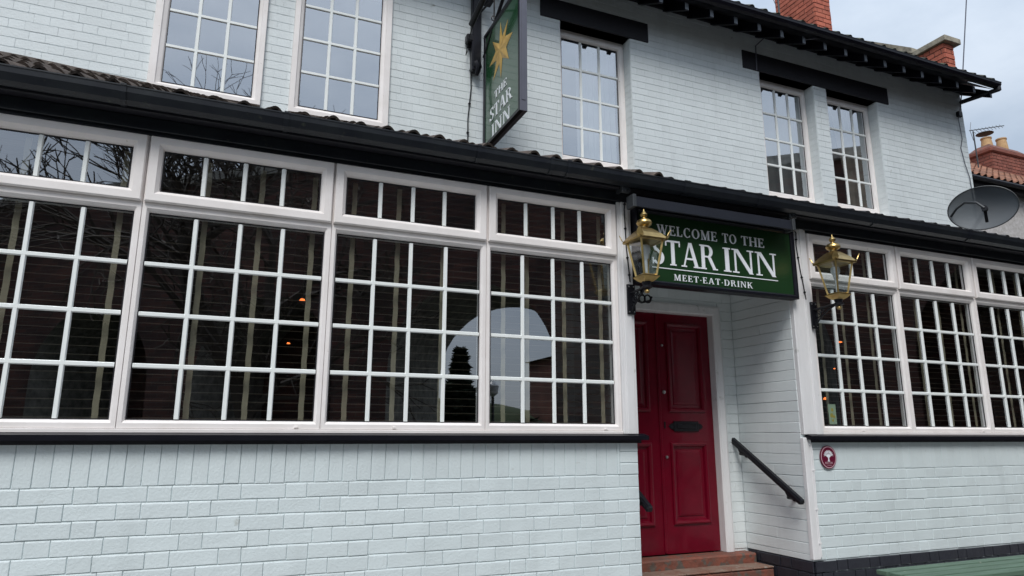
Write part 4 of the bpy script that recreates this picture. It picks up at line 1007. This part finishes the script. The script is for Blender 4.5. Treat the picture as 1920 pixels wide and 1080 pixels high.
curtain('drape', 'thin dark cream curtain at the left of the right-hand upstairs window', 7.2, 7.4, 4.5, 6.1, YU+.32, M['drape'], 3, .03)

# ================================================================== BENCH
bn = thing('garden_bench', 'green painted slatted timber bench in front of the wall at the lower right', 'bench')
bz, by1, by0 = .70, -.43, -.86
for k in range(4):
    ya = by0+k*.1085
    MB().box(4.31+U(-.004, .004), 6.35, ya, ya+.0865, bz-.030, bz+U(-.001, .002), .004).build('slat', M['bench'], bn)
for xx in (4.42, 6.15):
    MB().box(xx, xx+.06, by0+.01, by1-.01, bz-.10, bz-.031, .004).build('crosspiece', M['bench'], bn)
    for yy in (by0+.015, by1-.085):
        MB().box(xx+.001, xx+.059, yy, yy+.065, GZ, bz-.101, .004).build('leg', M['bench'], bn)
MB().box(4.33, 6.33, by0+.004, by0+.026, bz-.11, bz-.032, .003).build('apron', M['bench'], bn)

# ================================================================== SATELLITE DISH
sdh = thing('satellite_dish', 'large grey mesh satellite dish above the lean-to roof at the right end', 'satellite dish')
cx, cy, cz = 8.504, 1.037, 4.379
nrm = (Vector((CAM.x-1.0, CAM.y+.0, 2.2)) - Vector((cx, cy, cz))).normalized()
q = nrm.to_track_quat('Z', 'Y'); mtx = Matrix.Translation((cx, cy, cz)) @ q.to_matrix().to_4x4()
b = MB(); nR, nA = 8, 40; vs = []; fs = []
rx, ry, dep = .365, .265, .09
for i in range(nR+1):
    r = i/nR
    for k in range(nA): a = 2*PI*k/nA; vs.append(mtx @ Vector((rx*r*math.cos(a), ry*r*math.sin(a), dep*(r*r-1))))
for i in range(nR):
    for k in range(nA): fs.append((i*nA+k, i*nA+(k+1) % nA, (i+1)*nA+(k+1) % nA, (i+1)*nA+k))
b.add(vs, fs); b.build('reflector', M['dish'], sdh, True)
b = MB(); b.tube([mtx @ Vector((rx*math.cos(2*PI*k/40), ry*math.sin(2*PI*k/40), 0)) for k in range(41)], .008, 6); b.build('rim', M['darkmetal'], sdh, True)
b = MB(); b.tube([mtx @ Vector(p) for p in ((-.34, -.04, -.02), (-.26, .04, .08), (-.16, .09, .18), (-.04, .06, .23), (.03, -.02, .25))], .014, 8); b.build('feed_arm', M['darkmetal'], sdh, True)
b = MB(); b.tube([mtx @ Vector((.03, -.02, .25)), mtx @ Vector((.03, -.04, .17))], .034, 10); b.tube([mtx @ Vector((.03, -.05, .19)), mtx @ Vector((.03, -.19, .15))], .018, 8); b.build('receiver_head', M['iron'], sdh, True)
b = MB(); b.tube([mtx @ Vector((0, -.05, -.12)), (cx+.1, 1.3, 4.12), (cx+.1, 1.32, 3.9)], .025, 8); b.build('mount', M['darkmetal'], sdh, True)

# ================================================================== NEIGHBOUR, AERIALS, WIRES
nb = thing('neighbour_house', 'white pebbledashed house with orange clay roof behind the right end of the pub', 'house')
NY = 4.3
MB().box(13.2, 19, NY, NY+9.9, GZ-.1, 6.54).build('wall', M['render'], nb)
b = MB(); b.box(13.1, 19.1, NY-.18, NY-.02, 6.52, 6.64, .01); b.build('fascia', M['matblack'], nb)
gb = MB(); gb.tube([(13.05, NY-.24, 6.63), (19.1, NY-.24, 6.63)], .05, 8); gb.build('gutter', M['matblack'], nb, True)
NA = math.radians(37)
proto, _ = tile_mesh(.20, .36, M['redtile'], .045); me = proto.mesh('tile', M['redtile'], True)
rest = MB(); nparts = 0
for r in range(23):
    x = 13.1
    while x < 18.9:
        d = r*.29; p = (x, NY-.25+d*math.cos(NA), 6.67+d*math.sin(NA))
        if r < 4 and x < 15.8: o = link('tile', me, nb, p); o.rotation_euler = (NA+U(-.02, .02), U(-.02, .02), U(-.02, .02)); nparts += 1
        else:
            mt = Matrix.Translation(p) @ Matrix.Rotation(NA, 4, 'X'); rest.add([mt @ Vector(v) for v in proto.v], proto.f)
        x += .2
o = rest.build('roof_tiles', M['redtile'], nb, True); o['kind'] = 'stuff'
b = MB(); b.prism([(NY-.2, 6.62), (NY+4.95, 6.60+5.15*math.tan(NA)), (NY+10.1, 6.6)], lambda a, c: (13.05, a, c), lambda a, c: (18.9, a, c)); b.build('roof', M['matblack'], nb, fix=True)
nc = sub('chimney', nb)
cxn, cyn = 16.3, 5.4
red_block(nc, cxn, cxn+1.3, cyn, cyn+.5, 6.9, 8.200, 61, m=M['oldbrick'])
MB().box(cxn-.05, cxn+1.35, cyn-.05, cyn+.55, 8.200, 8.320, .03).build('oversail', M['oldbrick'], nc)
b = MB(); b.add([(cxn-.03,cyn-.03,8.320),(cxn+1.33,cyn-.03,8.320),(cxn+1.33,cyn+.53,8.320),(cxn-.03,cyn+.53,8.320),(cxn+.12,cyn+.1,8.460),(cxn+1.18,cyn+.1,8.460),(cxn+1.18,cyn+.4,8.460),(cxn+.12,cyn+.4,8.460)], [(0,1,5,4),(1,2,6,5),(2,3,7,6),(3,0,4,7),(4,5,6,7)]); b.build('flaunching', M['terra'], nc)
for k, xx in enumerate((cxn+.30, cxn+.88)):
    MB().lathe([(.13, 8.410), (.13, 8.460), (.105, 8.660 + .08*k), (.12, 8.670+.08*k), (.12, 8.700+.08*k), (.08, 8.705+.08*k)], xx, cyn+.25, 16).build('chimney_pot', M['ypot'], nc, True)
MB().lathe([(.02, 8.800), (.19, 8.810), (.02, 8.860)], cxn+.28, cyn+.25, 14).build('cowl', M['darkmetal'], nc, True)
def aerial(base, h, boom, n, label, ang=0.0, tilt=.0):
    t_ = thing('tv_aerial', label, 'aerial', 'television aerials on the roofs')
    x, y, z = base; MB().tube([(x, y, z), (x, y, z+h)], .016, 6).build('mast', M['darkmetal'], t_)
    dx, dy = math.cos(ang), math.sin(ang); b = MB(); b.tube([(x-dx*.12, y-dy*.12, z+h), (x+dx*boom, y+dy*boom, z+h+tilt)], .010, 6); b.build('boom', M['darkmetal'], t_)
    b = MB()
    for k in range(n):
        s_ = -.05+(boom)*(k+.5)/n; L_ = .11 - .003*k
        zz = z+h+tilt*max(0, s_)/boom
        b.tube([(x+dx*s_+dy*L_*.4, y+dy*s_-dx*L_*.4, zz-L_*.6), (x+dx*s_-dy*L_*.4, y+dy*s_+dx*L_*.4, zz+L_*.6)], .005, 4)
    for s_ in (-1, 1): b.tube([(x-dx*.1, y-dy*.1, z+h), (x-dx*.05+.02, y-dy*.05, z+h+s_*.22)], .006, 4)
    o_ = b.build('elements', M['darkmetal'], t_); o_['kind'] = 'stuff'
aerial((15.05, 4.98, 7.1), 1.20, 1.15, 9, 'thin comb-shaped television aerial beside the neighbour chimney', 0, .36)
aerial((8.15, 3.6, 7.9), 1.06, .9, 6, 'television aerial behind the pub roof left of the big chimney', -.6, .1)
ow = thing('overhead_wire', 'thin overhead wire rising into the sky from the right corner of the pub', 'wire')
MB().tube([(9.74, YU-.05, 6.30), (9.82, 1.85, 6.8), (10.06, 1.75, 8.2), (10.9, 1.0, 12.5), (13.5, -2, 20)], .009, 5).build('line', M['steel'] if False else M['frame_g'], ow)
MB().box(9.70, 9.78, YU-.06, YU-.01, 6.24, 6.32, .005).build('anchor', M['iron'], ow)
cable('cable', [(9.74, YU-.012, 6.27), (9.76, YU-.012, 5.9), (9.70, YU-.012, 5.75), (9.74, YU-.012, 5.5), (9.80, YU-.012, 5.3), (9.82, YU-.012, 4.6)], .006, M['frame_g'], 'grey cable wandering down the right-hand edge of the upper wall', False)
cable('cable', [(5.93, YU-.016, 6.16), (5.94, YU-.02, 6.50), (6.12, YU-.05, 6.68), (6.5, 1.72, 6.60), (6.95, 1.40, 6.58)], .008, M['frame_g'], 'pale loose cable looping from the black lintel up to the eaves', False)

# ================================================================== ACROSS THE ROAD (seen in the glass)
vd = thing('railway_viaduct', 'dark brick railway viaduct with round arches across the road, reflected in the windows', 'viaduct')
# line  Y + .82 X = 19.4 (Y measured from the mirrored camera)  ->  world y = 4.15 - Y
def vline(s, sh=-1.0):
    s = s + sh  # s metres along the face from X=6.05
    d = Vector((1, .82, 0)).normalized(); p = Vector((6.05, 4.15-(19.4-.82*6.05), 0)); return p + d*s
vn = Vector((.82, -1, 0)).normalized()       # away from the pub
Wd, pier_w, rise, spring, top, thick = 4.2, 1.5, 2.1, 3.15, 8.6, 3.3
face = MB(); intr = MB(); cop = MB()
for bay in range(-7, 5):
    c0 = bay*(Wd+pier_w)
    def P(s, z, dpt=0): q_ = vline(s)+vn*dpt; return (q_.x, q_.y, z)
    n = 20; arc_ = [(c0-Wd/2, GZ-.1)] + [(c0-Wd/2*math.cos(PI*k/n), spring+rise*math.sin(PI*k/n)) for k in range(n+1)] + [(c0+Wd/2, GZ-.1)]
    for dpt in (0, thick):
        for k in range(len(arc_)-1):
            (s0_, z0_), (s1_, z1_) = arc_[k], arc_[k+1]
            if abs(s1_-s0_) > 1e-6: face.add([P(s0_, z0_, dpt), P(s1_, z1_, dpt), P(s1_, top, dpt), P(s0_, top, dpt)], [(0,1,2,3)])
        face.add([P(c0+Wd/2, GZ-.1, dpt), P(c0+Wd/2+pier_w, GZ-.1, dpt), P(c0+Wd/2+pier_w, top, dpt), P(c0+Wd/2, top, dpt)], [(0,1,2,3)])
    for k in range(len(arc_)-1):
        (s0_, z0_), (s1_, z1_) = arc_[k], arc_[k+1]; intr.add([P(s0_, z0_), P(s1_, z1_), P(s1_, z1_, thick), P(s0_, z0_, thick)], [(0,1,2,3)])
    if bay != 0: face.add([P(c0-Wd/2, GZ-.1, thick-.3), P(c0+Wd/2, GZ-.1, thick-.3), P(c0+Wd/2, spring+rise, thick-.3), P(c0-Wd/2, spring+rise, thick-.3)], [(0,1,2,3)])
    face.add([P(c0-Wd/2, top), P(c0+Wd/2+pier_w, top), P(c0+Wd/2+pier_w, top, thick), P(c0-Wd/2, top, thick)], [(0,1,2,3)])
    for d0 in (-.15, thick-.2):
        vs = []
        for (s_, z_, d_) in ((c0-Wd/2, top, d0), (c0+Wd/2+pier_w, top, d0), (c0+Wd/2+pier_w, top, d0+.35), (c0-Wd/2, top, d0+.35)): vs.append(P(s_, z_, d_))
        cop.add(vs + [(v[0], v[1], top+.25) for v in vs], [(0,3,2,1),(4,5,6,7),(0,1,5,4),(1,2,6,5),(2,3,7,6),(3,0,4,7)])
for mbx, nm, mm in ((face, 'face', M['vbrick']), (intr, 'arch_barrel', M['vstone']), (cop, 'coping', M['vstone'])):
    o = mbx.build(nm, mm, vd)
h2 = thing('brick_house', 'red brick gabled house beyond the viaduct, glimpsed in reflection', 'house')
hb = vline(1.8)+vn*14
MB().box(hb.x-2.5, hb.x+4, hb.y-4, hb.y+2, GZ-.1, 5.0).build('wall', M['housebrick'], h2)
MB().prism([(hb.x-2.7, 5.0), (hb.x+.7, 5.9), (hb.x+4.2, 5.0)], lambda a, c: (a, hb.y-4.2, c), lambda a, c: (a, hb.y+2.2, c)).build('roof', M['tile'], h2, fix=True)
bk = MB(); nn = 40; vs = []; fs = []
for i in range(nn+1):
    for j, (dy, dz) in enumerate(((0, 0), (-1.5, 2.2), (-5, 3.0), (-30, 3.6))): vs.append((-40+80*i/nn, -20.5+dy+U(-.3, .3)-abs(-40+80*i/nn)*.0, GZ-.2+dz*U(.85, 1.15)))
for i in range(nn):
    for j in range(3): fs.append((4*i+j, 4*i+4+j, 4*i+5+j, 4*i+1+j))
o = bk.add(vs, fs).build('grass_bank', M['grass'], None, True); tag(o, kind='structure')
def leafy(name, lab, loc, rad, hgt, n, m, seed, cone=True):
    rnd = random.Random(seed); t_ = thing(name, lab, 'shrub' if not cone else 'tree'); t_.location = loc; b = MB()
    for k in range(n):
        z = rnd.random()**.8*hgt; rr_ = rad*(1-z/hgt*.92 if cone else math.sqrt(max(.05, 1-(z/hgt)**2)))*rnd.uniform(.45, 1.1); a = rnd.uniform(0, 2*PI)
        c = Vector((rr_*math.cos(a), rr_*math.sin(a), z)); L = rnd.uniform(.12, .26); u_ = Vector((rnd.uniform(-1, 1), rnd.uniform(-1, 1), rnd.uniform(-.6, .3))).normalized()*L; v_ = u_.orthogonal().normalized()*L*.35
        b.add([c-u_, c+v_, c+u_, c-v_], [(0,1,2,3)])
    b.build('foliage', m, t_); MB().tube([(0, 0, -.3), (0, 0, hgt*.8)], [.12, .03], 6).build('trunk', M['bark'], t_); return t_
M['conifer'] = mat('dark_conifer_foliage', (.035, .06, .03), .9, col2=(.02, .035, .02), vscale=2)
leafy('conifer', 'dark conifer beyond the viaduct at the left side of the reflected arch', (7.3, -17.6, GZ), 1.15, 4.3, 2400, M['conifer'], 4)
leafy('round_shrub', 'low rounded green shrub before the red brick house in the reflection', (9.6, -17.0, GZ), .8, 2.0, 1400, M['conifer'], 6, False)
sl2 = thing('street_lamp', 'slim dark street lamp beyond the viaduct arch, seen in reflection', 'street lamp')
MB().tube([(8.05, -16.4, GZ), (8.05, -16.4, 2.9)], .05, 8).build('post', M['darkmetal'], sl2); MB().lathe([(.03, 2.9), (.16, 3.0), (.19, 3.25), (.10, 3.35), (.02, 3.42)], 8.05, -16.4, 12).build('lamp_head', M['bulb'], sl2, True)
def bare_tree(name, lab, loc, H, seed, spread=.62, lean=0, depth=7, r0_=.22):
    rnd = random.Random(seed); tr = MB(); br = MB()
    def grow(p, d, L, r, lev):
        q = p; pts = [p]; rs = [r]; n = 3 if lev < 3 else 2
        for k in range(n):
            d2 = (d + Vector((rnd.uniform(-1, 1), rnd.uniform(-1, 1), rnd.uniform(-.5, .6)))*.20).normalized(); q = q + d2*L/n; pts.append(q); rs.append(r*(1-.35*(k+1)/n)); d = d2
        (tr if lev == 0 else br).tube(pts, rs, 6 if lev < 2 else (4 if lev < 4 else 3), False)
        if lev >= depth: return
        nn = 3 if lev < 5 else 2
        for k in range(nn):
            a = rnd.uniform(0, 2*PI); side = d.orthogonal().normalized(); side.rotate(Matrix.Rotation(a+2*PI*k/nn, 3, d))
            nd = (d + side*rnd.uniform(.45, 1.0)*spread*1.5 + Vector((0, 0, .10))).normalized()
            grow(pts[-1] if k else pts[-1], nd, L*rnd.uniform(.60, .84), max(r*.60, .012), lev+1)
        if lev < 4: grow(pts[2 if len(pts) > 3 else 1], (d+side*1.3).normalized(), L*.6, r*.4, min(depth, lev+2))
    grow(Vector((0, 0, 0)), Vector((lean, 0, 1)).normalized(), H*.26, r0_, 0)
    t_ = thing(name, lab, 'tree', 'bare winter trees across the road'); t_.location = loc
    tr.build('trunk', M['bark'], t_); br.build('crown', M['bark'], t_); return t_
bare_tree('bare_tree', 'tall bare winter tree in front of the viaduct, dark in the left window reflections', (.6, -9.9, GZ), 9.5, 3, r0_=.24)
bare_tree('bare_tree', 'wide bare tree beyond the viaduct, reflected in the upstairs left window', (-2.6, -22.5, GZ), 20, 5, r0_=.32)
bare_tree('bare_tree', 'slender bare tree beyond the viaduct, reflected left of the hanging sign', (2.6, -24, GZ), 19, 9, r0_=.26)
bare_tree('bare_tree', 'bushy bare tree far left beyond the viaduct', (-8.5, -21, GZ), 12, 12, r0_=.3)
bare_tree('bare_tree', 'small bare tree seen through the reflected arch', (6.6, -25, GZ), 8.5, 17, depth=6, r0_=.15)
sc.render.resolution_x = 1024; sc.render.resolution_y = 576
